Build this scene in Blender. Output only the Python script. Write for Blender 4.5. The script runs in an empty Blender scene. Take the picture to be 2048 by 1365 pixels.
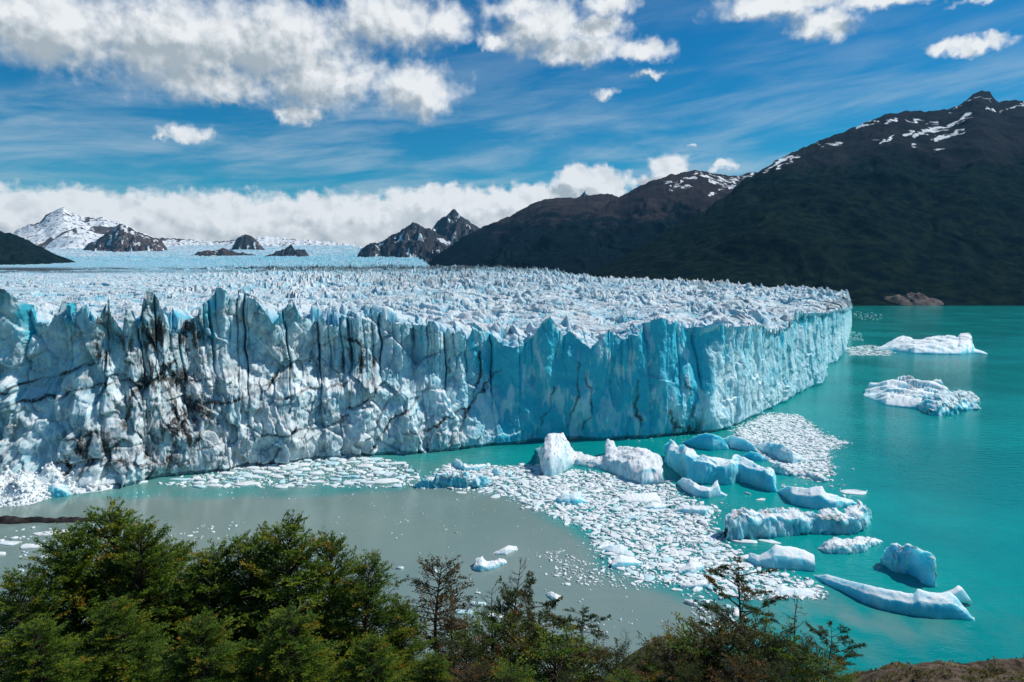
import bpy, math, random
import numpy as np

# ------------------------------------------------------------------ camera, sky, sun
H = 86.0                       # camera height above the lake
F = 1365.0                     # focal length in photograph pixels (2048 wide)
HOR = 555.0
PITCH = math.atan((682.5 - HOR) / F)
scene = bpy.context.scene
COL = scene.collection
cam_d = bpy.data.cameras.new("camera")
cam_d.sensor_width = 36.0
cam_d.lens = F / 2048 * 36.0
cam_d.clip_start = 0.5
cam_d.clip_end = 60000
cam = bpy.data.objects.new("camera", cam_d)
cam.location = (0, 0, H)
cam.rotation_euler = (math.pi / 2 - PITCH, 0, 0)
COL.objects.link(cam)
scene.camera = cam

SUN_AZ = 75.0      # degrees from +Y towards +X
SUN_EL = 50.0
SUN_STRENGTH = 4.3
SKY_STRENGTH = 0.10
scene.view_settings.view_transform = 'Standard'
scene.view_settings.look = 'None'
scene.view_settings.exposure = 0.0
scene.view_settings.gamma = 1.0
scene.cycles.max_bounces = 5
scene.cycles.diffuse_bounces = 3
scene.cycles.glossy_bounces = 3
scene.cycles.transparent_max_bounces = 4
scene.cycles.caustics_reflective = False
scene.cycles.caustics_refractive = False

sd = bpy.data.lights.new("sun", 'SUN')
sd.energy = SUN_STRENGTH
sd.angle = math.radians(0.5)
sd.color = (1.0, 0.955, 0.88)
sun = bpy.data.objects.new("sun", sd)
az, el = math.radians(SUN_AZ), math.radians(SUN_EL)
from mathutils import Vector
sdir = Vector((math.sin(az) * math.cos(el), math.cos(az) * math.cos(el), math.sin(el)))
sun.rotation_euler = sdir.to_track_quat('Z', 'Y').to_euler()
sun.location = (0, 0, 500)
COL.objects.link(sun)


class NT:
    """small helper to wire node trees"""
    def __init__(self, tree):
        self.t = tree
        self.n = tree.nodes
        self.l = tree.links

    def node(self, typ, **kw):
        n = self.n.new(typ)
        for k, v in kw.items():
            setattr(n, k, v)
        return n

    def put(self, sock, v):
        if isinstance(v, bpy.types.NodeSocket):
            self.l.new(v, sock)
        elif v is not None:
            if sock.type == 'RGBA' and len(v) == 3:
                v = (*v, 1)
            sock.default_value = v

    def math(self, op, a, b=None, c=None, clamp=False):
        n = self.node('ShaderNodeMath', operation=op)
        n.use_clamp = clamp
        self.put(n.inputs[0], a)
        if b is not None: self.put(n.inputs[1], b)
        if c is not None: self.put(n.inputs[2], c)
        return n.outputs[0]

    def vmath(self, op, a, b=None, c=None, out=0):
        n = self.node('ShaderNodeVectorMath', operation=op)
        self.put(n.inputs[0], a)
        if b is not None: self.put(n.inputs[1], b)
        if c is not None: self.put(n.inputs[2], c)
        return n.outputs[out]

    def length(self, a):
        n = self.node('ShaderNodeVectorMath', operation='LENGTH')
        self.put(n.inputs[0], a)
        return n.outputs['Value']

    def mix(self, f, a, b, blend='MIX'):
        n = self.node('ShaderNodeMix', data_type='RGBA', blend_type=blend)
        self.put(n.inputs[0], f)
        self.put(n.inputs[6], a)
        self.put(n.inputs[7], b)
        return n.outputs[2]

    def noise(self, vec, scale, detail=4, rough=0.55, dist=0.0, lac=2.0, col=False):
        n = self.node('ShaderNodeTexNoise')
        self.put(n.inputs['Vector'], vec)
        n.inputs['Scale'].default_value = scale
        n.inputs['Detail'].default_value = detail
        n.inputs['Roughness'].default_value = rough
        n.inputs['Distortion'].default_value = dist
        n.inputs['Lacunarity'].default_value = lac
        return n.outputs['Color' if col else 'Fac']

    def rng(self, v, a, b, c=0.0, d=1.0, smooth=True):
        n = self.node('ShaderNodeMapRange')
        n.interpolation_type = 'SMOOTHSTEP' if smooth else 'LINEAR'
        self.put(n.inputs[0], v)
        for i, x in enumerate((a, b, c, d)):
            self.put(n.inputs[1 + i], x)
        return n.outputs[0]

    def attr(self, name):
        n = self.node('ShaderNodeAttribute')
        n.attribute_name = name
        return n.outputs['Fac']

    def comb(self, x, y, z):
        n = self.node('ShaderNodeCombineXYZ')
        for i, v in enumerate((x, y, z)): self.put(n.inputs[i], v)
        return n.outputs[0]

    def sep(self, v):
        n = self.node('ShaderNodeSeparateXYZ')
        self.put(n.inputs[0], v)
        return n.outputs


# ------------------------------------------------------------------ projection helpers
CP, SP = math.cos(PITCH), math.sin(PITCH)


def ray(px, py):
    px = np.asarray(px, float); py = np.asarray(py, float)
    xc = (px - 1024) / F
    yc = -(py - 682.5) / F
    return np.stack([xc, CP + yc * SP, -SP + yc * CP], -1)


def gp(px, py, z=0.0):
    """where the sight line of a photograph point meets height z"""
    d = ray(px, py)
    t = (np.asarray(z) - H) / d[..., 2]
    return np.array([0, 0, H]) + d * t[..., None]


def pt(px, py, D):
    """point of the sight line at depth D (metres along +Y)"""
    d = ray(px, py)
    t = np.asarray(D) / d[..., 1]
    return np.array([0, 0, H]) + d * np.asarray(t)[..., None]


def z7(l): return [(800 + .37725 * x, 850 + .37725 * y) for x, y in l]
def z8(l): return [(1350 + .3773 * x, 850 + .3773 * y) for x, y in l]
def z5(l): return [(1300 + .36523 * x, 540 + .36523 * y) for x, y in l]
def z6(l): return [(.43945 * x, 900 + .43945 * y) for x, y in l]


# ------------------------------------------------------------------ numpy noise
def _h(ix, iy, iz=0, seed=0):
    with np.errstate(over='ignore'):
        h = (np.asarray(ix).astype(np.int64).astype(np.uint32) * np.uint32(374761393)
             + np.asarray(iy).astype(np.int64).astype(np.uint32) * np.uint32(668265263)
             + np.asarray(iz).astype(np.int64).astype(np.uint32) * np.uint32(2147483647 - 58)
             + np.uint32((seed * 974634777 + 12345) & 0xffffffff))
        h = (h ^ (h >> np.uint32(13))) * np.uint32(1274126177)
        h = (h ^ (h >> np.uint32(16))) * np.uint32(2246822519)
        h = h ^ (h >> np.uint32(15))
    return h


def _f(h): return h.astype(np.float64) / 4294967295.0


def n2(x, y, seed=0):
    """gradient noise, about -1..1"""
    xi = np.floor(x); yi = np.floor(y)
    fx = x - xi; fy = y - yi
    u = fx ** 3 * (fx * (fx * 6 - 15) + 10); v = fy ** 3 * (fy * (fy * 6 - 15) + 10)
    r = []
    for dy in (0, 1):
        for dx in (0, 1):
            a = _f(_h(xi + dx, yi + dy, 0, seed)) * 2 * np.pi
            r.append(np.cos(a) * (fx - dx) + np.sin(a) * (fy - dy))
    return ((r[0] * (1 - u) + r[1] * u) * (1 - v) + (r[2] * (1 - u) + r[3] * u) * v) * 1.5


def n3(x, y, z, seed=0):
    xi = np.floor(x); yi = np.floor(y); zi = np.floor(z)
    fx = x - xi; fy = y - yi; fz = z - zi
    s = lambda t: t ** 3 * (t * (t * 6 - 15) + 10)
    u, v, w = s(fx), s(fy), s(fz)
    out = 0
    for dz in (0, 1):
        for dy in (0, 1):
            for dx in (0, 1):
                h = _h(xi + dx, yi + dy, zi + dz, seed)
                a = (h & np.uint32(0xffff)).astype(np.float64) / 65535 * 2 * np.pi
                c = (h >> np.uint32(16)).astype(np.float64) / 65535 * 2 - 1
                q = np.sqrt(1 - c * c)
                g = q * np.cos(a) * (fx - dx) + q * np.sin(a) * (fy - dy) + c * (fz - dz)
                out = out + g * (u if dx else 1 - u) * (v if dy else 1 - v) * (w if dz else 1 - w)
    return out * 1.6


def fbm2(x, y, oct=4, seed=0, gain=.5, lac=2.03):
    a, s = 1.0, 0
    for i in range(oct):
        s = s + a * n2(x, y, seed + i * 17); x = x * lac + 3.1; y = y * lac + 7.7; a *= gain
    return s


def fbm3(x, y, z, oct=4, seed=0, gain=.5, lac=2.03):
    a, s = 1.0, 0
    for i in range(oct):
        s = s + a * n3(x, y, z, seed + i * 17)
        x = x * lac + 3.1; y = y * lac + 7.7; z = z * lac + 1.3; a *= gain
    return s


def ridge2(x, y, oct=4, seed=0, gain=.5, lac=2.1):
    a, s = 1.0, 0
    for i in range(oct):
        s = s + a * (1 - np.abs(n2(x, y, seed + i * 17)) * 1.6); x = x * lac + 3.1; y = y * lac + 7.7; a *= gain
    return s


def worley(x, y, seed=0):
    """F1, F2, random value of the nearest cell"""
    xi = np.floor(x); yi = np.floor(y)
    f1 = np.full(x.shape, 9.0); f2 = np.full(x.shape, 9.0); idv = np.zeros(x.shape)
    for dy in (-1, 0, 1):
        for dx in (-1, 0, 1):
            cx = xi + dx; cy = yi + dy
            a = _f(_h(cx, cy, 1, seed)); b = _f(_h(cx, cy, 2, seed))
            d = np.hypot(cx + a - x, cy + b - y)
            m = d < f1
            f2 = np.where(m, f1, np.minimum(f2, d))
            idv = np.where(m, _f(_h(cx, cy, 3, seed)), idv)
            f1 = np.where(m, d, f1)
    return f1, f2, idv


def facets(x, y, seed, tilt=1.0):
    """broken plates: every cell is a tilted plane with its own offset; also the width left to the cell edge"""
    xi = np.floor(x); yi = np.floor(y)
    f1 = np.full(x.shape, 9.0); f2 = np.full(x.shape, 9.0); val = np.zeros(x.shape)
    for dy in (-1, 0, 1):
        for dx in (-1, 0, 1):
            cx = xi + dx; cy = yi + dy
            ax = cx + _f(_h(cx, cy, 1, seed)) - x; ay = cy + _f(_h(cx, cy, 2, seed)) - y
            d = np.hypot(ax, ay)
            m = d < f1
            f2 = np.where(m, f1, np.minimum(f2, d))
            v = (_f(_h(cx, cy, 3, seed)) - .5) - tilt * (ax * (_f(_h(cx, cy, 4, seed)) - .5) * 2 + ay * (_f(_h(cx, cy, 5, seed)) - .5) * 1.4)
            val = np.where(m, v, val)
            f1 = np.where(m, d, f1)
    return val, f2 - f1


def sm(x, a, b):
    t = np.clip((np.asarray(x) - a) / (b - a), 0, 1)
    return t * t * (3 - 2 * t)


def table(pts):
    p = np.array(pts, float)
    return lambda x: np.interp(x, p[:, 0], p[:, 1])


def poly_sd(px, py, poly):
    """signed distance to a polygon (positive inside)"""
    P = np.array(poly, float)
    px = np.asarray(px, float); py = np.asarray(py, float)
    d = np.full(px.shape, 1e9); ins = np.zeros(px.shape, bool)
    for i in range(len(P)):
        x0, y0 = P[i - 1]; x1, y1 = P[i]
        ex, ey = x1 - x0, y1 - y0
        t = np.clip(((px - x0) * ex + (py - y0) * ey) / (ex * ex + ey * ey + 1e-9), 0, 1)
        d = np.minimum(d, np.hypot(px - x0 - t * ex, py - y0 - t * ey))
        c = ((y0 > py) != (y1 > py)) & (px < (x1 - x0) * (py - y0) / (y1 - y0 + 1e-12) + x0)
        ins ^= c
    return np.where(ins, d, -d)


# ------------------------------------------------------------------ mesh helpers
def mesh(name, V, Fc, mat=None, smooth=False, attrs=None):
    """V: n x 3, Fc: list of int arrays (each m x k)"""
    if not isinstance(Fc, list): Fc = [Fc]
    me = bpy.data.meshes.new(name)
    V = np.ascontiguousarray(V, dtype=np.float32)
    me.vertices.add(len(V)); me.vertices.foreach_set('co', V.ravel())
    tot = np.concatenate([np.full(len(f), f.shape[1], np.int32) for f in Fc])
    lv = np.concatenate([np.asarray(f, np.int32).ravel() for f in Fc])
    st = np.concatenate([[0], np.cumsum(tot)[:-1]]).astype(np.int32)
    me.loops.add(len(lv)); me.loops.foreach_set('vertex_index', lv)
    me.polygons.add(len(tot)); me.polygons.foreach_set('loop_start', st)
    me.polygons.foreach_set('loop_total', tot)
    if smooth: me.polygons.foreach_set('use_smooth', np.ones(len(tot), bool))
    for k, a in (attrs or {}).items():
        at = me.attributes.new(k, 'FLOAT', 'POINT')
        at.data.foreach_set('value', np.ascontiguousarray(a, np.float32).ravel())
    me.update(calc_edges=True)
    if mat: me.materials.append(mat)
    return me


def obj(name, me, parent=None, loc=(0, 0, 0)):
    o = bpy.data.objects.new(name, me)
    COL.objects.link(o)
    o.location = loc
    if parent is not None: o.parent = parent
    return o


def tag(o, label=None, cat=None, group=None, kind=None):
    if label: o['label'] = label
    if cat: o['category'] = cat
    if group: o['group'] = group
    if kind: o['kind'] = kind
    return o


def grid(nu, nv, wrap=False):
    """quads of a grid of nu x nv points (index = i*nv + j)"""
    iu = np.arange(nu if wrap else nu - 1); jv = np.arange(nv - 1)
    I, J = np.meshgrid(iu, jv, indexing='ij')
    I2 = (I + 1) % nu
    return np.stack([I * nv + J, I2 * nv + J, I2 * nv + J + 1, I * nv + J + 1], -1).reshape(-1, 4)


# ------------------------------------------------------------------ materials
def newmat(name):
    m = bpy.data.materials.new(name)
    m.use_nodes = True
    nt = NT(m.node_tree)
    b = m.node_tree.nodes['Principled BSDF']
    return m, nt, b


def geo(nt): return nt.node('ShaderNodeNewGeometry')


def bump(nt, b, h, strength, dist):
    n = nt.node('ShaderNodeBump')
    n.inputs['Strength'].default_value = strength
    n.inputs['Distance'].default_value = dist
    nt.put(n.inputs['Height'], h)
    nt.put(b.inputs['Normal'], n.outputs[0])


def ice_material(name, white=(.83, .91, .93), blue=(.055, .55, .69), dirtc=(.048, .046, .043), use_attr=True,
                 top=.75, base_blue=.3, scale=1.0, rnd=False, sss=0.0):
    m, nt, b = newmat(name)
    g = geo(nt)
    pos = g.outputs['Position']
    nz = nt.sep(g.outputs['Normal'])[2]
    n1 = nt.noise(pos, .12 * scale, 5, .6)
    n_2 = nt.noise(pos, .9 * scale, 4, .6)
    if use_attr:
        bl = nt.attr('blue')
    else:
        bl = base_blue
    v = nt.math('ADD', bl, nt.math('MULTIPLY', nt.math('SUBTRACT', n1, .5), .7))
    v = nt.math('ADD', v, nt.math('MULTIPLY', nt.math('SUBTRACT', n_2, .5), .35))
    up = nt.rng(nz, .45, .92)
    v = nt.math('SUBTRACT', v, nt.math('MULTIPLY', up, top), clamp=True)
    c = nt.mix(nt.math('MINIMUM', v, 1.0), white, blue)
    if rnd:
        c = nt.mix(nt.math('MULTIPLY', nt.rng(nt.noise(pos, .35, 5, .7), .42, .7), .55), c, (.50, .53, .50))
        oi = nt.node('ShaderNodeObjectInfo')
        c = nt.mix(nt.math('MULTIPLY', nt.math('POWER', oi.outputs['Random'], 3.0), .8), c, blue)
    if use_attr:
        d = nt.attr('dirt')  # on the ice field this also carries the painted cloud shadow
        dn = nt.noise(pos, 1.3 * scale, 5, .7)
        dv = nt.math('MULTIPLY', d, nt.rng(dn, .25, .58, .42, 1.3))
        c = nt.mix(nt.math('MINIMUM', dv, 1.0), c, dirtc)
    nt.put(b.inputs['Base Color'], c)
    b.inputs['Roughness'].default_value = .55
    b.inputs['Specular IOR Level'].default_value = .3
    if sss:
        b.subsurface_method = 'RANDOM_WALK'
        b.inputs['Subsurface Weight'].default_value = .85
        b.inputs['Subsurface Radius'].default_value = (.95, 1.25, 1.4)
        b.inputs['Subsurface Scale'].default_value = sss
    bump(nt, b, nt.noise(pos, 1.6 * scale, 5, .65), .6, .5 / scale)
    return m


M = {}
M['glacier'] = ice_material('glacier_ice', sss=1.2)
M['berg'] = ice_material('berg_ice', scale=1.6, white=(.86, .91, .93), blue=(.11, .66, .80), sss=1.8)
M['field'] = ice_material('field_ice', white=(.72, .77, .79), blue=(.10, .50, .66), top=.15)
M['floe'] = ice_material('floe_ice', white=(.84, .88, .89), blue=(.42, .74, .82), use_attr=False, top=.4, base_blue=.22, scale=2.0, rnd=True)


def silt_water():
    m, nt, b = newmat('lake_water')
    g = geo(nt); pos = g.outputs['Position']
    s = nt.attr('silt')
    big = nt.noise(pos, .012, 4, .6)
    turq = nt.mix(nt.rng(big, .35, .68), (.001, .225, .22), (.003, .31, .29))
    grey = nt.mix(nt.rng(big, .3, .7), (.170, .250, .226), (.218, .286, .256))
    c = nt.mix(s, turq, grey)
    nt.put(b.inputs['Base Color'], c)
    b.inputs['Roughness'].default_value = .12
    b.inputs['IOR'].default_value = 1.33
    b.inputs['Specular IOR Level'].default_value = .5
    st = nt.vmath('MULTIPLY', pos, (.5, 1.0, 1.0))
    w1 = nt.noise(st, .35, 3, .6)
    w2 = nt.noise(st, 1.6, 2, .5)
    hgt = nt.math('ADD', w1, nt.math('MULTIPLY', w2, .25))
    calm = nt.rng(nt.noise(pos, .006, 3, .5), .35, .7, .35, 1.0)
    n = nt.node('ShaderNodeBump')
    n.inputs['Distance'].default_value = .7
    nt.put(n.inputs['Strength'], nt.math('MULTIPLY', calm, nt.math('SUBTRACT', 1.0, nt.math('MULTIPLY', s, .75))))
    nt.put(n.inputs['Height'], hgt)
    nt.put(b.inputs['Normal'], n.outputs[0])
    return m


M['water'] = silt_water()


def rock_material(name, rock, rock2, forest, forest2, snow_bias=True, fscale=.02):
    m, nt, b = newmat(name)
    g = geo(nt); pos = g.outputs['Position']
    nz = nt.sep(g.outputs['Normal'])[2]
    f = nt.attr('forest'); s = nt.attr('snow')
    n1 = nt.noise(pos, .006, 6, .65)
    n_2 = nt.noise(pos, .03, 5, .65)
    r = nt.mix(nt.rng(n1, .35, .65), rock, rock2)
    r = nt.mix(nt.rng(n_2, .4, .75, 0, .6), r, (.02, .018, .018))
    fc = nt.mix(nt.rng(nt.noise(pos, fscale, 5, .7), .35, .68), forest, forest2)
    c = nt.mix(f, r, fc)
    sn = nt.math('MULTIPLY', s, nt.rng(nt.noise(pos, .016, 8, .75), .30, .62))
    c = nt.mix(nt.math('MINIMUM', nt.rng(sn, .30, .58), 1.0), c, (.82, .85, .87))
    nt.put(b.inputs['Base Color'], c)
    b.inputs['Roughness'].default_value = 1.0
    b.inputs['Specular IOR Level'].default_value = .0
    bump(nt, b, nt.noise(pos, .045, 6, .75), .55, 16.0)
    return m


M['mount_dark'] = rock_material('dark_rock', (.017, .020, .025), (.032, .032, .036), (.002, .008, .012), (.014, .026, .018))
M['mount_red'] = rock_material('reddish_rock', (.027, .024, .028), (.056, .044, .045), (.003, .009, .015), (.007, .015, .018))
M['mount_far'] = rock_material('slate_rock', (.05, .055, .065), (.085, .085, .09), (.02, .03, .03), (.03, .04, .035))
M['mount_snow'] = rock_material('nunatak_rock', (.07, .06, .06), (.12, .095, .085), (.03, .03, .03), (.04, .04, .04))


def simple(name, c1, c2, scale, rough=.85, bs=.5, bd=.1, detail=5):
    m, nt, b = newmat(name)
    g = geo(nt); pos = g.outputs['Position']
    n = nt.noise(pos, scale, detail, .65)
    nt.put(b.inputs['Base Color'], nt.mix(nt.rng(n, .3, .7), c1, c2))
    b.inputs['Roughness'].default_value = rough
    b.inputs['Specular IOR Level'].default_value = .2
    if bs: bump(nt, b, nt.noise(pos, scale * 3, 5, .7), bs, bd)
    return m


M['rock'] = simple('outcrop_rock', (.055, .046, .042), (.15, .125, .115), .05, .9, .8, 3)
M['wetrock'] = simple('wet_rock', (.012, .010, .009), (.05, .04, .036), .6, .6, .8, .3)
M['soil'] = simple('bank_soil', (.035, .024, .016), (.23, .165, .11), .7, .95, 1.0, .6, 8)
M['bark'] = simple('bark', (.030, .024, .018), (.085, .07, .055), 2.0, .9, .5, .05)
M['deadwood'] = simple('dead_wood', (.14, .12, .10), (.30, .265, .23), 2.0, .9, .5, .05)


def leaf_material(name, cols):
    """cols: list of (position, colour) for the per-spray tint"""
    m, nt, b = newmat(name)
    t = nt.attr('tint')
    r = nt.node('ShaderNodeValToRGB')
    e = r.color_ramp.elements
    while len(e) < len(cols): e.new(.5)
    for i, (p, c) in enumerate(cols):
        e[i].position = p; e[i].color = (*c, 1)
    nt.put(r.inputs[0], t)
    nt.put(b.inputs['Base Color'], r.outputs[0])
    b.inputs['Roughness'].default_value = .55
    b.inputs['Specular IOR Level'].default_value = .25
    tr = nt.node('ShaderNodeBsdfTranslucent')
    nt.put(tr.inputs[0], nt.mix(.4, r.outputs[0], (.20, .22, .01)))
    mx = nt.node('ShaderNodeMixShader')
    mx.inputs[0].default_value = .42
    nt.l.new(b.outputs[0], mx.inputs[1]); nt.l.new(tr.outputs[0], mx.inputs[2])
    nt.l.new(mx.outputs[0], m.node_tree.nodes['Material Output'].inputs[0])
    return m


M['leaf'] = leaf_material('evergreen_leaf', [(0, (.022, .060, .010)), (.36, (.066, .152, .014)), (.68, (.17, .255, .018)), (.94, (.30, .28, .02)), (1, (.36, .17, .015))])
M['leaf_dark'] = leaf_material('dark_leaf', [(0, (.016, .032, .010)), (.5, (.036, .062, .014)), (.85, (.075, .085, .018)), (1, (.18, .08, .02))])
M['leaf_rust'] = leaf_material('rusty_leaf', [(0, (.04, .035, .018)), (.5, (.085, .06, .028)), (1, (.22, .10, .025))])


# ------------------------------------------------------------------ sky with clouds (world)
def deg(px, py):
    d = ray(px, py)
    return (math.degrees(math.atan2(d[0], d[1])), math.degrees(math.asin(d[2] / np.linalg.norm(d))))


CLOUDS = [  # px, py, rx, ry, weight
    (60, 50, 330, 105), (330, 80, 330, 125), (540, 90, 260, 125), (640, 150, 190, 82), (825, 180, 110, 66), (780, 40, 150, 75),
    (890, 50, 60, 55), (600, 232, 55, 22), (430, 170, 170, 45),
    (1090, 55, 120, 72), (1150, 95, 120, 45), (1040, 15, 90, 45), (1280, 102, 66, 26), (1215, 8, 66, 34), (985, 85, 40, 26), (1190, 55, 70, 40),
    (1300, 150, 48, 13), (1212, 187, 38, 15),
    (1570, 5, 175, 40), (1650, 48, 78, 40), (1500, 22, 66, 28), (1770, 0, 150, 22), (1990, -8, 120, 14),
    (1940, 92, 88, 19), (1888, 94, 42, 18), (1985, 84, 46, 18),
    (370, 270, 64, 20), (318, 272, 30, 10),
    (120, 445, 420, 85), (480, 460, 330, 85), (720, 450, 260, 75), (900, 425, 190, 58), (880, 395, 75, 32), (1030, 415, 120, 48),
    (1185, 366, 92, 36), (1150, 350, 42, 22), (1200, 350, 34, 24), (1130, 400, 150, 46),
    (1342, 330, 46, 27), (1386, 293, 22, 11), (1447, 332, 34, 19), (1330, 365, 90, 26),
]


def build_world():
    w = bpy.data.worlds.new("World")
    scene.world = w
    w.use_nodes = True
    nt = NT(w.node_tree)
    bg = w.node_tree.nodes['Background']
    # density group: coarse cloud bodies eroded by noise
    G = bpy.data.node_groups.new('cloud_density', 'ShaderNodeTree')
    G.interface.new_socket('P', in_out='INPUT', socket_type='NodeSocketVector')
    G.interface.new_socket('D', in_out='OUTPUT', socket_type='NodeSocketFloat')
    g = NT(G)
    gi = g.node('NodeGroupInput'); go = g.node('NodeGroupOutput')
    P = gi.outputs[0]
    wn = g.noise(P, .8, 6, .55, col=True)
    Pw = g.vmath('MULTIPLY_ADD', g.vmath('SUBTRACT', wn, (.5, .5, .5)), (2.3, 1.95, 0), P)
    acc = None
    for (px, py, rx, ry) in CLOUDS:
        a, e = deg(px, py)
        a2, e2 = deg(px + 20, py); a3, e3 = deg(px, py + 20)
        sx = 20 / abs(a2 - a) / rx; sy = 20 / abs(e3 - e) / ry
        q = g.vmath('MULTIPLY_ADD', Pw, (sx, sy, 0), (-a * sx, -e * sy, 0))
        ln = g.length(q)
        if ry < 17: ln = g.math('ADD', ln, .22 if ry > 12 else .36)
        if acc is None: acc = ln
        else:
            n = g.node('ShaderNodeMath', operation='SMOOTH_MIN')
            g.l.new(acc, n.inputs[0]); g.l.new(ln, n.inputs[1]); n.inputs[2].default_value = .18
            acc = n.outputs[0]
    body = g.math('SUBTRACT', 1.0, acc)
    nn = g.noise(P, .26, 9, .52, .3)
    nb = g.noise(P, 1.2, 6, .52)
    lowf = g.rng(g.sep(P)[1], 6.0, 9.5, .35, 1.0)
    d = g.math('ADD', body, g.math('MULTIPLY', g.math('MULTIPLY', g.math('SUBTRACT', nn, .50), 1.15), lowf))
    d = g.math('ADD', d, g.math('MULTIPLY', g.math('MULTIPLY', g.math('SUBTRACT', nb, .5), .65), g.rng(g.sep(P)[1], 6.0, 9.5, .8, 1.0)))
    g.l.new(d, go.inputs[0])

    tc = nt.node('ShaderNodeTexCoord')
    dv = nt.vmath('NORMALIZE', tc.outputs['Generated'])
    x, y, z = nt.sep(dv)
    azn = nt.math('MULTIPLY', nt.math('ARCTAN2', x, y), 57.29578)
    eln = nt.math('MULTIPLY', nt.math('ARCSINE', z), 57.29578)
    P0 = nt.comb(azn, eln, 0.0)

    def dens(p):
        n = nt.node('ShaderNodeGroup'); n.node_tree = G
        nt.put(n.inputs[0], p)
        return n.outputs[0]
    d0 = dens(P0)
    d1 = dens(nt.vmath('ADD', P0, (1.1, 1.5, 0)))
    alpha = nt.rng(d0, nt.rng(eln, 7, 10.5, .0, -.12), nt.rng(eln, 7, 10.5, .34, .72))
    sky = nt.node('ShaderNodeTexSky')
    sky.sky_type = 'NISHITA'
    sky.sun_disc = False
    sky.sun_elevation = math.radians(SUN_EL)
    sky.sun_rotation = math.radians(SUN_AZ)
    sky.altitude = 200
    sky.air_density = 1.0; sky.dust_density = .3; sky.ozone_density = 2.0
    hs = nt.node('ShaderNodeHueSaturation')
    hs.inputs['Saturation'].default_value = 1.5
    nt.l.new(sky.outputs[0], hs.inputs['Color'])
    blue = nt.mix(1.0, hs.outputs[0], (.15, .80, .84), 'MULTIPLY')
    # thin high streaks
    st = nt.vmath('MULTIPLY', P0, (.05, .30, 1.0))
    rot = nt.comb(nt.math('ADD', nt.sep(st)[0], nt.math('MULTIPLY', eln, .02)), nt.math('SUBTRACT', nt.sep(st)[1], nt.math('MULTIPLY', azn, .035)), 0.0)
    ci = nt.rng(nt.noise(rot, 1.6, 7, .6, .4), .36, .78, 0, .68)
    ci = nt.math('MULTIPLY', ci, nt.rng(eln, 19, 7, .22, 1.0))
    c = nt.mix(ci, blue, (5.6, 6.6, 7.4))
    # lit and shadowed cloud body: light comes from upper right
    thick = nt.rng(d1, -.1, 1.0)
    rel = nt.math('SUBTRACT', d0, d1)
    lit = nt.math('ADD', nt.math('SUBTRACT', 1.0, nt.math('MULTIPLY', thick, .92)), nt.math('MULTIPLY', rel, .55), clamp=True)
    bil = nt.math('SUBTRACT', nt.noise(P0, .6, 3, .5), nt.noise(nt.vmath('ADD', P0, (.4, .6, 0)), .6, 3, .5))
    lit = nt.math('ADD', lit, nt.math('MULTIPLY', bil, 1.5), clamp=True)
    low_ = nt.rng(eln, 8.5, 5.0, 0.0, .50)
    lit = nt.math('MAXIMUM', lit, nt.math('ADD', low_, nt.math('MULTIPLY', bil, 1.4)))
    lit = nt.math('MINIMUM', lit, 1.0)
    cloud = nt.mix(lit, (4.1, 4.7, 5.1), (9.0, 9.2, 9.3))
    c = nt.mix(alpha, c, cloud)
    nt.l.new(c, bg.inputs[0])
    bg.inputs[1].default_value = SKY_STRENGTH
    w.cycles.sampling_method = 'MANUAL'
    w.cycles.sample_map_resolution = 512


build_world()

# ------------------------------------------------------------------ lake
SILT = [(-900, 1000), (250, 992), (330, 985), (430, 992), (640, 985), (830, 975), (985, 978), (1060, 1005), (1140, 1045), (1190, 1090), (1215, 1135),
        (1300, 1165), (1400, 1200), (1500, 1215), (1440, 1290), (1350, 1330), (1100, 1500), (-900, 1500)]


def build_lake():
    az_ = np.linspace(-62, 62, 420) * math.pi / 180
    r = np.concatenate([np.linspace(60, 420, 260), np.geomspace(422, 4200, 130)])
    A, R = np.meshgrid(az_, r, indexing='ij')
    X = R * np.sin(A); Y = R * np.cos(A)
    V = np.stack([X, Y, np.zeros_like(X)], -1).reshape(-1, 3)
    S = np.array([gp(a, b)[:2] for a, b in SILT])
    sdist = poly_sd(V[:, 0], V[:, 1], S)
    wob = fbm2(V[:, 0] / 22, V[:, 1] / 22, 4, 5)
    silt = sm(sdist + wob * 5, -7, 9)
    # faint silt wisps beyond the plume and a grey veil along the near shore
    veil = np.exp(-((V[:, 0] - 75) / 38) ** 2 - ((V[:, 1] - 165) / 16) ** 2)
    near_l = sm(V[:, 0], 10, -60) * sm(V[:, 1], 420, 300) * (.42 + .25 * wob)
    silt = np.maximum(silt, near_l)
    silt = np.clip(np.maximum(silt, .55 * veil * (.5 + fbm2(V[:, 0] / 9, V[:, 1] / 14, 3, 8))), 0, 1)
    me = mesh('lake', V, grid(len(az_), len(r)), M['water'], True, {'silt': silt})
    tag(obj('lake', me), 'turquoise lake with a grey silt plume near the trees', 'lake', kind='structure')


build_lake()

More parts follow.
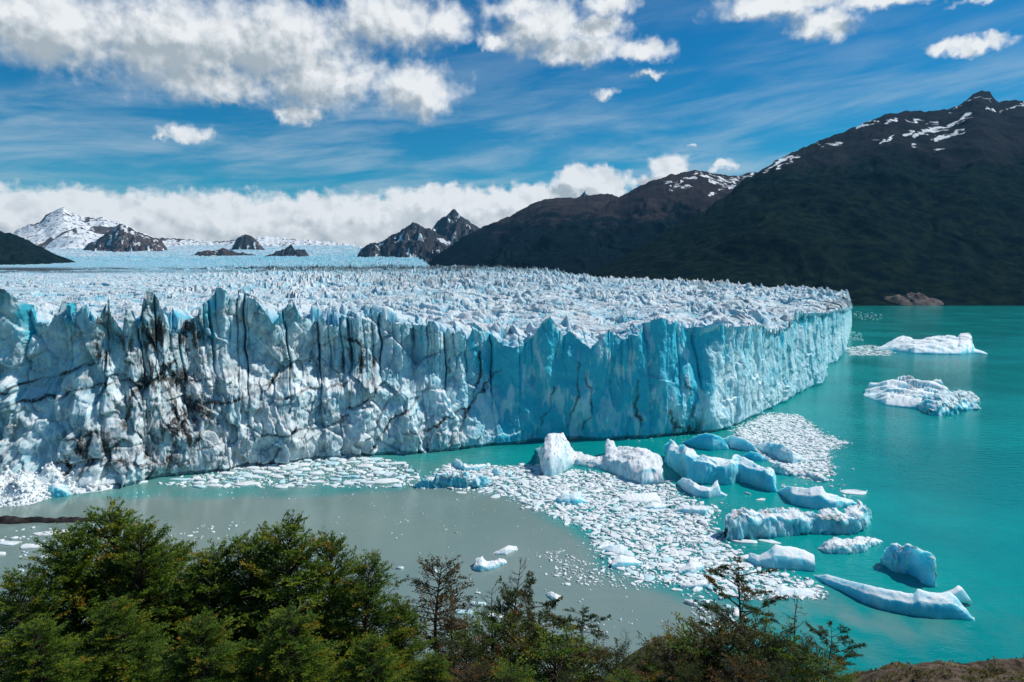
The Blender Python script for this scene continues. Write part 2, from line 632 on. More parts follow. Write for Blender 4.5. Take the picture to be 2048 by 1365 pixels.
# ------------------------------------------------------------------ glacier
BASE = table([(-200, 975), (0, 962), (220, 960), (340, 945), (460, 925), (700, 905), (900, 893), (1050, 885), (1250, 876), (1380, 868), (1420, 865),
              (1482, 847), (1537, 821), (1577, 799), (1610, 781), (1647, 766), (1653, 733), (1672, 724), (1689, 706), (1695, 682), (1700, 664), (1703, 655)])
CREST = table([(-200, 620), (-120, 600), (-60, 625), (0, 612), (18, 590), (34, 600), (60, 640), (85, 640), (100, 612), (130, 620), (147, 636), (165, 618), (190, 645), (208, 618), (222, 604), (240, 630), (260, 652),
               (268, 622), (283, 625), (293, 650), (308, 596), (325, 592), (345, 622), (366, 652), (385, 658), (400, 630), (420, 625), (440, 612), (454, 594), (480, 600), (505, 592), (530, 612),
               (555, 640), (575, 622), (595, 608), (612, 634), (650, 640), (690, 650), (707, 622), (734, 640), (758, 628), (772, 631), (789, 650), (820, 650), (851, 650), (879, 654), (906, 664),
               (924, 660), (941, 674), (955, 654), (972, 664), (996, 674), (1010, 685), (1023, 688), (1044, 685), (1072, 667), (1089, 647), (1101, 641), (1113, 654), (1130, 671), (1142, 660), (1158, 678),
               (1178, 695), (1196, 678), (1216, 660), (1230, 664), (1244, 678), (1268, 674), (1289, 647), (1316, 635), (1340, 650), (1351, 641), (1371, 657), (1395, 659), (1420, 651), (1435, 648),
               (1472, 655), (1504, 650), (1519, 651), (1537, 662), (1570, 657), (1585, 631), (1592, 618), (1603, 628), (1629, 626), (1650, 628), (1665, 622), (1687, 618), (1703, 617)])
EDGE = table([(-200, 478), (700, 478), (852, 478), (853, 530), (1000, 537), (1100, 543), (1160, 553), (1200, 557), (1400, 570), (1560, 580), (1690, 584), (1694, 600), (1703, 612)])
EDGED = table([(-200, 12000), (715, 12000), (745, 6900), (838, 6500), (862, 3560), (1000, 3000), (1100, 2600), (1200, 2000), (1400, 1700), (1560, 1550), (1690, 1500), (1694, 1330), (1703, 1290)])

# dirt bands on the wall, traced as (x, y) in the photograph and carried over to wall coordinates
z3 = lambda l: [(.3443 * x, 540 + .3443 * y) for x, y in l]
z4 = lambda l: [(700 + .3443 * x, 540 + .3443 * y) for x, y in l]
BANDS = [  # polyline, width m, strength
    (z3([(0, 745), (100, 690), (180, 655), (300, 630), (420, 595), (540, 550)]), 1.0, .9),
    (z3([(0, 815), (150, 770), (260, 750), (350, 745), (500, 690), (600, 680), (700, 660), (860, 650), (1000, 640), (1150, 660), (1250, 645), (1370, 610)]), 1.1, 1.0),
    (z3([(740, 915), (770, 830), (800, 720), (860, 680), (1000, 600), (1080, 540)]), 2.0, .9),
    (z3([(850, 930), (1000, 880), (1120, 810), (1250, 770), (1400, 740), (1560, 690), (1640, 600)]), 1.3, .9),
    (z3([(1440, 690), (1560, 660), (1730, 620)]), .9, .7),
    (z3([(1620, 745), (1740, 700), (1880, 700), (2033, 650)]), 1.1, .8),
    (z3([(1500, 940), (1700, 920), (1880, 900), (2033, 840)]), .9, .7),
    (z3([(1780, 970), (1900, 930), (2033, 870)]), .6, .5),
    (z3([(600, 1060), (760, 1090), (900, 1110), (1060, 1100)]), 1.0, .8),
    (z3([(1050, 1030), (1160, 1020), (1270, 995)]), .7, .7),
    (z3([(1000, 960), (1060, 880), (1120, 830)]), 2.5, .7),
    (z3([(450, 960), (520, 950), (640, 930), (720, 960), (800, 1000)]), 1.2, .8),
    (z3([(1640, 600), (1790, 440), (1900, 440), (2033, 400)]), .5, .45),
    (z3([(1420, 690), (1425, 760), (1440, 850)]), 1.0, .8),
    (z3([(1850, 500), (1890, 580), (1990, 600), (2033, 560)]), .8, .5),
    (z4([(0, 410), (60, 430), (110, 480), (150, 520), (140, 620), (150, 720)]), 1.3, 1.0),
    (z4([(0, 805), (60, 780), (140, 740), (160, 700)]), .9, .8),
    (z4([(130, 1030), (180, 930), (220, 860), (320, 820), (430, 740)]), .9, .8),
    (z4([(320, 940), (450, 925), (560, 850), (680, 800), (790, 690), (880, 580)]), .9, .75),
    (z4([(540, 1020), (620, 940), (700, 780), (760, 660), (780, 560), (770, 480)]), 1.0, .85),
    (z4([(590, 620), (600, 540), (610, 480)]), .9, .6),
    (z4([(1080, 980), (1110, 900), (1160, 800), (1190, 680)]), .8, .6),
    (z4([(1260, 920), (1295, 860), (1310, 760), (1320, 600), (1320, 540)]), .9, .7),
    (z4([(1350, 930), (1390, 850), (1395, 720), (1380, 600)]), .9, .7),
    (z4([(1670, 960), (1665, 880), (1650, 760), (1660, 640)]), 1.0, .65),
    (z4([(1830, 800), (1860, 880), (1940, 940)]), 1.2, .8),
    (z4([(1940, 640), (1990, 800), (2000, 900)]), 1.2, .5),
]
GRIME = [  # x, y, rx, ry, strength in photograph pixels -> wall patches
    (325, 670, 45, 60, .75), (403, 672, 26, 50, 1.0), (205, 690, 18, 60, .9), (270, 700, 30, 60, .5), (345, 750, 75, 45, .85), (370, 840, 75, 65, .8), (290, 810, 60, 60, .45),
    (420, 800, 70, 60, .4), (520, 800, 120, 70, .25), (200, 890, 60, 40, .75), (300, 910, 90, 30, .55), (160, 930, 40, 25, .8), (140, 680, 30, 60, .35), (580, 700, 60, 70, .25),
    (640, 720, 40, 50, .35), (720, 730, 45, 55, .55), (600, 870, 200, 50, .22), (850, 870, 120, 40, .18), (30, 880, 26, 60, .6), (1370, 860, 30, 25, .7), (60, 800, 90, 40, .2), (1500, 800, 60, 60, .12),
]


def build_glacier():
    root = obj('glacier', None, loc=tuple(gp(1000, 886)))
    tag(root, 'huge glacier with a blue and dirt streaked ice cliff above the lake', 'glacier')
    off = np.array(root.location)
    # columns evenly on the picture, finer on the corner and on the steep right hand side
    px = np.concatenate([np.linspace(-180, 1400, 1560, endpoint=False), np.linspace(1400, 1640, 420, endpoint=False), np.linspace(1640, 1703, 200)])
    nC = len(px)
    base = gp(px, BASE(px))[:, :2]
    # crest with small random teeth
    cr = CREST(px)
    crm = np.convolve(np.pad(cr, 110, 'edge'), np.ones(221) / 221, 'valid')
    cr = cr + (cr - crm) * .45 * sm(px, 1250, 950)
    rb = np.hypot(base[:, 0], base[:, 1])
    s = np.concatenate([[0], np.cumsum(np.hypot(*np.diff(base, axis=0).T))])
    nrm = np.stack([np.gradient(base[:, 1], s), -np.gradient(base[:, 0], s)], 1)
    k = np.ones(41) / 41
    nrm = np.stack([np.convolve(np.pad(nrm[:, i], 20, 'edge'), k, 'valid') for i in (0, 1)], 1)
    nrm /= np.linalg.norm(nrm, axis=1)[:, None]
    D = base[:, 1]
    # height of the crest from the sight line at the wall
    t_ = ray(px, cr)
    zc = H + t_[:, 2] / t_[:, 1] * D
    pi_ = np.floor((s + 40) / 4.3 * 1.3)
    teeth = (_f(_h(pi_, pi_ * 0, 9, 4)) - .6) * 5.0 * sm(n2(s / 21, s * 0 + 5.5, 16), -.4, .4) + n2(s / 1.2, s * 0 + .3, 7) * .7
    zc = zc + teeth * np.clip(1.2 - rb / 1500, .3, 1)
    # ---- wall
    nV = 150
    v = np.linspace(0, 1, nV)
    S = np.repeat(s[:, None], nV, 1)
    Z = -1.5 + (zc[:, None] + 1.5) * v[None, :]
    PX = np.repeat(px[:, None], nV, 1)
    up = v[None, :]
    warp = fbm2(S / 14, Z / 30, 3, 31) * 1.6
    o = fbm2(S / 38, Z / 60, 3, 1) * 4.0                              # buttresses
    topw = sm(up, .35, .95)

    def pillars(u, cell, seed):
        """vertical columns: distance to the nearest split, random value and centre offset of each column"""
        u = u / cell
        i = np.floor(u)
        c = np.stack([i + k + _f(_h(i + k, i * 0, 5, seed)) * .9 for k in (-1, 0, 1)])
        d = np.abs(c - u)
        o_ = np.sort(d, 0)
        j = d.argmin(0)
        idn = _f(_h(i + j - 1, i * 0, 6, seed))
        return (o_[1] - o_[0]) * cell, idn, (u - np.take_along_axis(c, j[None], 0)[0]) * cell
    sv = S + warp + 9 * n2(S / 37, S * 0 + 2.2, 15)
    e1, id1, q1 = pillars(sv, 14.0, 2)
    e2, id2, q2 = pillars(sv + 40, 4.8, 3)
    busy = sm(n2(S / 21, Z * 0 + 5.5, 16), -.25, .35)                 # finely split stretches between plain ones
    reach1 = .28 + .5 * id1; reach2 = .5 + .42 * id2                  # how far down each split runs
    massive = sm(PX, 940, 1020)
    c1 = (1 - sm(e1, .2, 2.0)) * sm(up, reach1, reach1 + .35) * (1 - .75 * massive * (id1 > .25))
    c2 = (1 - sm(e2, .1, 1.1)) * sm(up, reach2, reach2 + .25) * (1 - .7 * massive * (id2 > .3))
    c2 = c2 * busy
    o += (id1 - .5) * 5.0 * (.25 + .75 * topw) + q1 * (id1 - .5) * .5
    o += (id2 - .5) * 1.9 * topw * (.25 + .75 * busy) + q2 * (id2 - .5) * .5 * topw
    flank = 1 - .55 * sm(PX, 1430, 1480)
    o = o * flank
    c1 = c1 * flank; c2 = c2 * flank
    o -= c1 * 3.6 + c2 * 1.5
    o -= np.abs(q1) * .34 * sm(up, .2, .7) + np.abs(q2) * .62 * topw * (1 - .6 * massive) * (.3 + .7 * busy)
    o += massive * (ridge2((S + Z * .25) / 26, Z / 40, 3, 19) - 1) * 1.8
    fl = 1 - c1; fl2 = 1 - c2
    lft = np.maximum(sm(PX, 1040, 860), .55 * sm(PX, 1425, 1460))
    wz = fbm2(S / 9 + 7, Z / 9, 3, 32) * 1.8
    va, ea = facets((S + warp + wz) / 13, (Z + S * .25) / 17, 12)
    vb, eb = facets((S + warp * .7 + wz) / 5.5 + 3, (Z + wz - S * .2) / 7.5, 13)
    vc, ec = facets((S + wz * .5) / 2.3 + 7, (Z + wz * .5) / 2.8, 14)
    rub = sm(fbm2(S / 26, Z / 16, 2, 44), -.35, .35)
    o += va * (1.2 + 2.6 * lft) + vb * (.35 + 2.0 * lft) * (1 - .45 * topw) + vc * (.18 + 1.0 * lft * rub) * (1 - .4 * topw)
    o -= (1 - sm(ea, 0, .05)) * .6 * lft + (1 - sm(eb, 0, .06)) * .35 * lft
    o += fbm3(S / 4.0, Z / 5.0, S * 0, 4, 21) * (.40 + .25 * lft) + fbm3(S / 1.3, Z / 1.6, S * 0, 2, 22) * .24
    # ledge of broken rubble halfway up on the left half of the front
    ledge = sm(PX, 1000, 700) * .9 + .1
    zl = zc[:, None] * (.52 + .10 * fbm2(S / 45, S * 0, 3, 77))
    o += ledge * (sm(Z, zl + 3, zl - 3)) * (3.6 + 2.0 * n2(S / 18, Z * 0, 78))
    lean = table([(-200, 9), (150, 11), (450, 15), (800, 14), (960, 8), (1030, 2), (1703, 1)])(PX)
    o += lean * (1 - sm(up, .0, .75)) - lean * .5
    smooth_blue = sm(PX, 930, 1010) * sm(PX, 1440, 1400)
    # leaning foot at the left, notch melted at the waterline
    o += sm(Z, 16, 0) * sm(PX, 420, 150) * (3 + 4 * n2(S / 14, Z / 8, 79))
    o -= sm(Z, 1.6, .6) * 2.2
    o -= topw * 1.0 * (1 - ledge * .3)
    o += lft * fbm3(S / 12, Z / 9, S * 0 + 3, 2, 23) * 1.5 * (1 - .6 * topw)
    fade = np.clip(1.25 - rb / 1700, .45, 1.0)[:, None]
    o = o * fade
    side = 1 - .45 * sm(PX, 1430, 1500)
    o = o * side
    XY = base[:, None, :] + nrm[:, None, :] * o[..., None]
    # crevice colour and dirt
    cleft = c1 + .7 * c2
    blue = table([(-200, .30), (100, .28), (250, .08), (480, .14), (620, .14), (760, .26), (880, .34), (950, .60), (1010, .95), (1150, 1.05), (1380, 1.05), (1418, .85), (1428, .44), (1500, .46), (1703, .52)])(PX)
    blue = blue + fbm2(S / 16, Z / 16, 4, 51) * .28 + cleft * .75 + topw * .10 + .55 * sm(up, .55, .95) * sm(n2(S / 9, Z / 22, 53), .05, .5)
    pale = sm(fbm2(S / 7 + warp * .2, Z / 26, 4, 54, .6), .05, .55)
    blue = blue - .62 * pale * sm(blue, .3, .9)
    blue = np.clip(blue, 0, 1.15)
    zz = Z
    # picture coordinates of the undisplaced wall (only to place the dirt)
    dpt = np.stack([np.repeat(base[:, 0:1], nV, 1), np.repeat(base[:, 1:2], nV, 1), Z - H], -1)
    yc = (dpt[..., 1] * SP + dpt[..., 2] * CP) / (dpt[..., 1] * CP - dpt[..., 2] * SP)
    PY = 682.5 - F * yc
    wx = PX + fbm2(S / 7, Z / 7, 4, 61) * 7
    wy = PY + fbm2(S / 7 + 50, Z / 7, 4, 62) * 7
    dirt = np.zeros_like(Z)
    for pl, w, st in BANDS:
        pl = np.array(pl)
        d = np.full(Z.shape, 1e9)
        below = np.full(Z.shape, 1e9)
        for i in range(len(pl) - 1):
            x0, y0 = pl[i]; x1, y1 = pl[i + 1]
            ex, ey = x1 - x0, y1 - y0
            t = np.clip(((wx - x0) * ex + (wy - y0) * ey) / (ex * ex + ey * ey), 0, 1)
            d = np.minimum(d, np.hypot(wx - x0 - t * ex, wy - y0 - t * ey))
            if abs(ex) > abs(ey):
                inside = (wx - min(x0, x1)) * (max(x0, x1) - wx) > 0
                below = np.where(inside, np.minimum(below, np.where(wy > y0 + (wx - x0) / ex * ey, wy - (y0 + (wx - x0) / ex * ey), 1e9)), below)
        wpx = w * 3.7
        vary = .55 + .75 * np.clip(fbm2(S / 11, Z / 11, 3, 63) + .5, 0, 1)
        dirt = np.maximum(dirt, st * np.exp(-(d / wpx * 1.25) ** 2) * vary)
        streak = sm(n2((S + warp) / 1.3, Z / 25, 65), .0, .7)
        dirt = np.maximum(dirt, st * .55 * streak * np.exp(-below / (26 + 30 * np.clip(n2(S / 9, Z * 0, 66), 0, 1))) * (below < 200))
    for x, y, rx, ry, st in GRIME:
        e = np.exp(-(((wx - x) / rx) ** 2 + ((wy - y) / ry) ** 2))
        pat = sm(fbm2((S + warp) / 3.2, Z / 11, 5, 64, .6), -.35, .55)
        dirt = np.maximum(dirt, 1.35 * st * e * (.25 + 1.05 * pat))
    # general grey film on the left half
    film = table([(-200, .20), (100, .22), (250, .44), (600, .32), (850, .17), (960, .04), (1703, .05)])(PX)
    dirt = np.maximum(dirt, film * (.5 + np.clip(fbm2(S / 6, Z / 9, 5, 67), -.5, 1)))
    V = np.concatenate([XY, Z[..., None]], -1)
    Q = grid(nC, nV)
    me = mesh('ice_cliff', V.reshape(-1, 3) - off, Q, M['glacier'], False, {'blue': blue, 'dirt': np.clip(dirt, 0, 1)})
    obj('ice_cliff', me, root)
    # ---- crest fins and ice field, columns run away from the camera
    dirx = np.stack([(px - 1024) / F, np.ones(nC)], 1)          # depth parametrised by Y
    Yw = XY[:, -1, 1]; Xw = XY[:, -1, 0]
    ye = np.maximum(EDGED(px), D + 60)
    te = ray(px, EDGE(px))
    ze = H + te[:, 2] / te[:, 1] * ye
    nA = 1050
    a = np.linspace(0, 1, nA)
    # rows denser in front
    Yn = Yw[:, None] + 0 * a[None]
    dmax = np.exp(np.interp(px, [-200, 700, 1200, 1703], np.log([12000, 12000, 2350, 1330])))
    k2 = np.ones(161) / 161
    dmax = np.exp(np.convolve(np.pad(np.log(dmax), 80, 'edge'), k2, 'valid'))
    ratio = dmax / Yw
    frac = a ** 1.25
    # geometric spacing with fine start
    Ys = np.convolve(np.pad(Yw, 40, 'edge'), np.ones(81) / 81, 'valid')
    Xs = np.convolve(np.pad(Xw, 40, 'edge'), np.ones(81) / 81, 'valid')
    corner = sm(px, 1395, 1415)
    k3 = np.ones(121) / 121
    Ys = Ys * (1 - corner) + np.convolve(np.pad(D, 60, 'edge'), k3, 'valid') * corner
    Xs = Xs * (1 - corner) + np.convolve(np.pad(base[:, 0], 60, 'edge'), k3, 'valid') * corner
    Yw = np.where(corner > .5, D, Yw); Xw = np.where(corner > .5, base[:, 0], Xw)
    Y = Ys[:, None] * (dmax / Ys)[:, None] ** frac[None, :]
    T = Y - Ys[:, None]
    keep_ = np.exp(-T / (5.0 + 95 * sm(px, 1540, 1600))[:, None])
    Y = Y + (Yw - Ys)[:, None] * keep_
    X = Xs[:, None] + (px[:, None] - 1024) / F * T + (Xw - Xs)[:, None] * keep_
    sm_c = np.convolve(np.pad(zc, 60, 'edge'), np.ones(121) / 121, 'valid')
    zw = sm_c - table([(-200, 9), (300, 9), (700, 5), (1100, 4), (1420, 3), (1703, 2)])(px)
    zb = np.empty_like(Y)
    for i in range(nC):
        if px[i] < 862:
            zb[i] = np.interp(Y[i], [Yw[i], 700, 1600, 3600, 6000, 7400, 9300, 12000], [zw[i], 66, 81, 140, 238, 300, 440, 650])
        else:
            zb[i] = np.interp(Y[i], [Yw[i], Yw[i] + .45 * (ye[i] - Yw[i]), ye[i]], [zw[i], zw[i] + .38 * (ze[i] - zw[i]), ze[i]])
    # no step where the far edge changes from the open ice to the mountain foot
    i0 = int(np.searchsorted(px, 862)); i1 = int(np.searchsorted(px, 1040))
    ref = lambda y: np.interp(y, [Yw[i0 - 1], 700, 1600, 3600], [zw[i0 - 1], 66, 81, 140])
    for i in range(i0, i1):
        w_ = sm(px[i], 862, 1040)
        zb[i] = zb[i] * w_ + (ref(Y[i]) + (zw[i] - zw[i0 - 1]) * np.exp(-T[i] / 150)) * (1 - w_)
    # seracs: broken blocks with crevasses across the flow
    wxx = X + fbm2(X / 40, Y / 40, 3, 90) * 12
    wyy = Y + fbm2(X / 40 + 9, Y / 40, 3, 91) * 12
    f1, f2, idv = worley(wxx / 12, wyy / 9, 92)
    pk = np.clip(1 - f1 * 1.15, 0, 1) ** 1.1 * (.15 + 1.3 * idv ** 1.6)
    f1b, f2b, idb = worley(wxx / 6 + 5, wyy / 4.6, 93)
    pk2 = np.clip(1 - f1b * 1.2, 0, 1) * (.3 + idb)
    rough = table([(-200, .20), (250, .22), (420, .40), (650, .75), (1100, .72), (1500, .7), (1703, .6)])(px)[:, None]
    big = fbm2(X / 130, Y / 110, 3, 95)
    near = sm(T, 2, 60) * .85 + .15 * sm(T, 0, 10)
    patch = fbm2(X / 75, Y / 60, 3, 107)
    amp = rough * (.25 + 1.15 * sm(patch, -.6, .7)) * (.55 + .7 * sm(big, -.5, .6)) * (7.5 + 5 * sm(Y, 600, 2500)) * np.where(Y > 4500, sm(Y, 9000, 4500) * .7 + .3, 1)
    far_ = sm(Y, 650, 1000) * sm(px, 180, 620)[:, None]
    amp = amp * (.90 + .05 * far_)
    hgt = pk * amp * (1 + .2 * far_ * (pk > .55) * idv) + pk2 * amp * (.30 + .3 * far_)
    wr = 1 - np.abs(n2(wxx / 4.5, wyy / 2.6, 103)) * 2
    hgt = hgt + np.clip(wr, -.2, 1) * .9 * (1 - .5 * far_) * sm(Y, 1500, 700)
    hgt = hgt + sm(Y, 4200, 6500) * (ridge2(X / 330, Y / 190, 4, 105) - 1) * 26
    crev = sm(f2 - f1, .0, .16)
    hgt = hgt - (1 - crev) * amp * .35
    Zf = zb + near * (hgt - amp * .25 + big * 4 * sm(T, 10, 120))
    fall = table([(-200, 9), (480, 10), (800, 9), (1100, 7), (1420, 6), (1703, 8)])(px)[:, None]
    # fins: the wall's notches run back as crevasses
    fin = zc[:, None] - zb[:, :1]
    fl_top = (sm(np.abs(n2((S[:, -1:] + warp[:, -1:]) / 7.5 + T * .04, T / 22, 2)), 0, .3))
    Zf = Zf + fin * np.exp(-T / fall) - (1 - fl_top) * 3.5 * np.exp(-T / 14) * sm(T, 0, 3)
    trough = table([(-200, 9), (300, 9), (640, 6), (900, 4), (1420, 2), (1703, 0)])(px)[:, None]
    Zf = Zf - trough * np.exp(-((T - 9) / 7) ** 2)
    vs, es = facets((X + fbm2(X / 12, Y / 12, 3, 110) * 3) / 8, Y / 10, 111, .8)
    rank = np.exp(-((T - 26) / 14) ** 2) * table([(-200, 1), (560, 1), (800, .7), (1100, .4), (1703, .15)])(px)[:, None]
    Zf = Zf + rank * (np.clip(vs + .25, 0, 1) * 11 - (1 - sm(es, 0, .12)) * 6)
    uu = (X * .45 + Y * .8 + fbm2(X / 70, Y / 70, 3, 112) * 45) / 30
    cz = sm(fbm2(X / 150, Y / 120, 3, 113), -.4, .3) * sm(T, 30, 70) * sm(Y, 2600, 1200)
    gash = 1 - sm(np.abs(uu - np.floor(uu) - .5), .03, .15)
    Zf = Zf - gash * cz * 9 + cz * 3 * (uu - np.floor(uu))
    Zf[:, 0] = zc
    Zf += fbm3(X / 3.3, Y / 3.3, Zf / 3.3, 3, 96) * .5 * np.clip(1 - Y / 1600, 0, 1) * sm(T, 0, 2)
    # skirt behind
    low = np.clip((pk * 1.0 + pk2 * .38) / .8, 0, 1)
    blue = .52 - .40 * low + .75 * (1 - crev) + .22 * fbm2(X / 60, Y / 60, 3, 97)
    blue += .35 * np.exp(-T / 5) * (1 - fl_top)
    blue += .30 * far_ * (1 - pk) + .04 * (1 - far_) * (1 - sm(Y, 1500, 2500)) + .45 * sm(Y, 1700, 2600) * sm(Y, 9500, 5500) + .35 * sm(Y, 4200, 6500) * fbm2(X / 500, Y / 260, 4, 106)
    blue = blue + .6 * gash * cz + .5 * rank * (1 - sm(es, 0, .2)) + .35 * np.exp(-((T - 9) / 7) ** 2) * (trough > 3)
    blue = np.clip(blue, 0, 1)
    dirt_shadow = .06 + .20 * sm(fbm2(X / 34, Y / 22, 5, 98), 0, .9) * sm(Y, 2500, 900) + .10 * sm(fbm2(X / 3, Y / 3, 3, 99), .1, .8)
    # cloud shadow across the far field, painted into the colour as dark bands
    dirt_shadow += .95 * np.exp(-((Y - 2900 + 200 * n2(X / 700, Y * 0, 3)) / 480) ** 2) * sm(fbm2(X / 900, Y / 160, 3, 101), -.6, .1)
    dirt_shadow += .28 * np.exp(-((Y - 2350 + 100 * n2(X / 500, Y * 0, 4)) / 90) ** 2) * (X < 300)
    dirt_shadow *= near
    V = np.stack([X, Y, Zf], -1)
    q = grid(nC, nA)
    gone = (Y > ye[:, None]).ravel()
    q = q[~gone[q].any(1)]
    used = np.zeros(nC * nA, bool); used[q.ravel()] = True
    idx = np.cumsum(used) - 1
    me = mesh('ice_field', V.reshape(-1, 3)[used] - off, idx[q], M['field'], False, {'blue': blue.ravel()[used], 'dirt': np.clip(dirt_shadow, 0, 1).ravel()[used]})  # the field's dirt values also carry the painted cloud shadow
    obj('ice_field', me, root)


build_glacier()


# ------------------------------------------------------------------ mountains
def mountain(name, label, sky, dist, foot, mat, seed, forest=None, snow=None, spur=1.0, back=900, nu=420, nv=170, rough=1.0, cat='mountain'):
    """ridge traced on the photograph's skyline at its own distance; a slope with spurs and gullies runs down to the foot.
    sky: [(px, py)], dist: table px -> ridge distance, foot: table px -> (distance); forest(z), snow functions -> masks"""
    S = np.array(sky, float)
    px = np.linspace(S[0, 0], S[-1, 0], nu)
    py = np.interp(px, S[:, 0], S[:, 1])
    dr = dist(px); df = foot(px)
    R = pt(px, py, dr)
    jag = fbm2(R[:, 0] / 90, R[:, 1] * 0 + seed, 5, seed, .6) * 9 * rough * np.clip(R[:, 2] / 400, .15, 1)
    kk = np.ones(31) / 31
    soft = np.convolve(np.pad(R[:, 2], 15, 'edge'), kk, 'valid')
    jag = jag + R[:, 2] - soft; R[:, 2] = soft
    Ft = pt(px, py, df); Ft[:, 2] = -6.0
    v = np.concatenate([np.linspace(0, 1, nv), 1 + np.linspace(.04, 1, 24)])
    U, Vv = np.meshgrid(np.arange(nu), v, indexing='ij')
    t = np.clip(Vv, 0, 1); b = np.clip(Vv - 1, 0, 1)
    P = Ft[:, None, :] * (1 - t[..., None]) + R[:, None, :] * t[..., None]
    P[..., 1] += b * back
    P[..., 0] += b * back * ((px[:, None] - 1024) / F)
    prof = t ** 1.18
    zr = R[:, None, 2]
    P[..., 2] = -6 + (zr + 6) * prof + jag[:, None] * (t ** 9) * (1 - b)
    P[..., 2] -= b * (zr * .75)
    size = max(150., float(np.ptp(R[:, 0])) * .16)
    amp = np.minimum(zr * .26, 300) * spur
    env = np.sin(np.pi * np.clip(t, 0, 1)) ** .8 * (1 - .35 * t)
    wx = P[..., 0] + fbm2(P[..., 0] / size, P[..., 1] / size, 3, seed + 3) * size * .4
    rd = ridge2(wx / size, P[..., 1] / (size * 2.2), 5, seed + 5, .45) - 1.0
    P[..., 2] += rd * amp * env
    P[..., 2] += fbm2(P[..., 0] / (size * .2), P[..., 1] / (size * .2), 5, seed + 9, .6) * amp * .10 * np.clip(env + .15 * (t > .02) * (t < .98), 0, 1)
    x, y, z = P[..., 0], P[..., 1], P[..., 2]
    ang = 555 - z / y * F * 1.0 + H / y * F          # height in the photograph's terms, for tree line and snow line
    jit = fbm2(x / (size * .5), y / (size * .5), 5, seed + 13, .6)
    fo = forest(x, y, z, jit, t) if forest else np.zeros_like(z)
    sn = snow(x, y, z, jit, t) if snow else np.zeros_like(z)
    nvt = len(v)
    me = mesh(name, P.reshape(-1, 3), grid(nu, nvt), mat, True, {'forest': fo, 'snow': sn})
    o = obj(name, me)
    return tag(o, label, cat, kind='structure')


C = lambda v: (lambda px: np.full(np.shape(px), float(v)))

def strokes(lines):
    """snow lying in bands and gullies: traced lines (x, y, width in photograph pixels) carried over to the slope"""
    def f(x, y, z, j, t):
        dy = y * CP - (z - H) * SP
        PX = 1024 + F * x / dy; PY = 682.5 - F * (y * SP + (z - H) * CP) / dy
        PX = PX + j * 7; PY = PY + fbm2(x / 90, y / 90, 4, 77) * 6
        out = np.zeros_like(x)
        for pl, w, st in lines:
            for (x0, y0), (x1, y1) in zip(pl[:-1], pl[1:]):
                ex, ey = x1 - x0, y1 - y0
                k = np.clip(((PX - x0) * ex + (PY - y0) * ey) / (ex * ex + ey * ey), 0, 1)
                d = np.hypot(PX - x0 - k * ex, PY - y0 - k * ey)
                out = np.maximum(out, st * np.exp(-(d / (w * .8)) ** 2))
        return np.clip(out * 1.25, 0, 1)
    return f


z2 = lambda l: [(1024 + .5 * x, .5 * y) for x, y in l]
SNOW1 = [(z2([(1685, 560), (1740, 550), (1800, 520)]), 7, 1), (z2([(1610, 550), (1650, 525), (1720, 510), (1780, 485), (1835, 460)]), 5, 1), (z2([(1575, 540), (1600, 535)]), 5, .9), (z2([(1470, 575), (1530, 545)]), 3.5, .95),
         (z2([(1490, 495), (1550, 475)]), 4, .9), (z2([(1580, 480), (1640, 490)]), 3, .75), (z2([(1370, 515), (1430, 490), (1470, 482)]), 2.5, .7), (z2([(1690, 610), (1730, 595)]), 3, .7), (z2([(1600, 580), (1620, 580)]), 3, .8),
         (z2([(1000, 690), (1080, 640), (1150, 625)]), 6, .62), (z2([(1060, 670), (1160, 630)]), 4, .6), (z2([(1220, 580), (1310, 575)]), 4, .5), (z2([(1430, 555), (1480, 560)]), 2.5, .6), (z2([(1500, 580), (1520, 578)]), 3, .6),
         (z2([(1830, 400), (1880, 385), (1920, 400)]), 4, .5), (z2([(1895, 435), (1930, 445)]), 3, .7), (z2([(1950, 450), (2048, 410)]), 5, .5), (z2([(1740, 450), (1810, 425)]), 3, .5), (z2([(1650, 500), (1700, 495)]), 2.5, .5),
         (z2([(2050, 420), (2300, 430)]), 8, .6)]
SNOW2 = [(z2([(760, 700), (840, 720), (920, 720)]), 5, .62), (z2([(790, 725), (870, 745), (890, 730)]), 5, .7), (z2([(640, 745), (700, 720), (740, 700)]), 4, .65), (z2([(620, 760), (720, 745)]), 3, .55), (z2([(780, 782), (805, 776)]), 4, 1),
         (z2([(830, 760), (880, 750)]), 4, .6), (z2([(600, 735), (660, 720)]), 3, .5), (z2([(700, 690), (760, 685)]), 4, .4), (z2([(930, 705), (970, 690)]), 4, .5)]

# big dark mountain on the right
SK1 = [(1100, 590), (1174, 551), (1270, 500), (1374, 440), (1449, 395), (1489, 360), (1524, 340), (1574, 310), (1620, 290), (1664, 272), (1700, 258), (1734, 245), (1774, 228), (1814, 223), (1860, 222), (1894, 219),
       (1918, 212), (1934, 198), (1946, 190), (1964, 181), (1980, 185), (1990, 198), (1998, 206), (2014, 199), (2048, 203), (2100, 190), (2200, 215), (2330, 250)]
mountain('mountain', 'tall dark mountain with forested lower slope and snow streaks near its summit', SK1,
         table([(1100, 3000), (1374, 3600), (1600, 4300), (1964, 5000), (2330, 5200)]), table([(1100, 1900), (1400, 1750), (1560, 1750), (1700, 2020), (1850, 2060), (2330, 2000)]), M['mount_dark'], 11,
         forest=lambda x, y, z, j, t: sm(z + j * 150, 820, 640),
         snow=strokes(SNOW1), spur=.42, nu=620, nv=260)
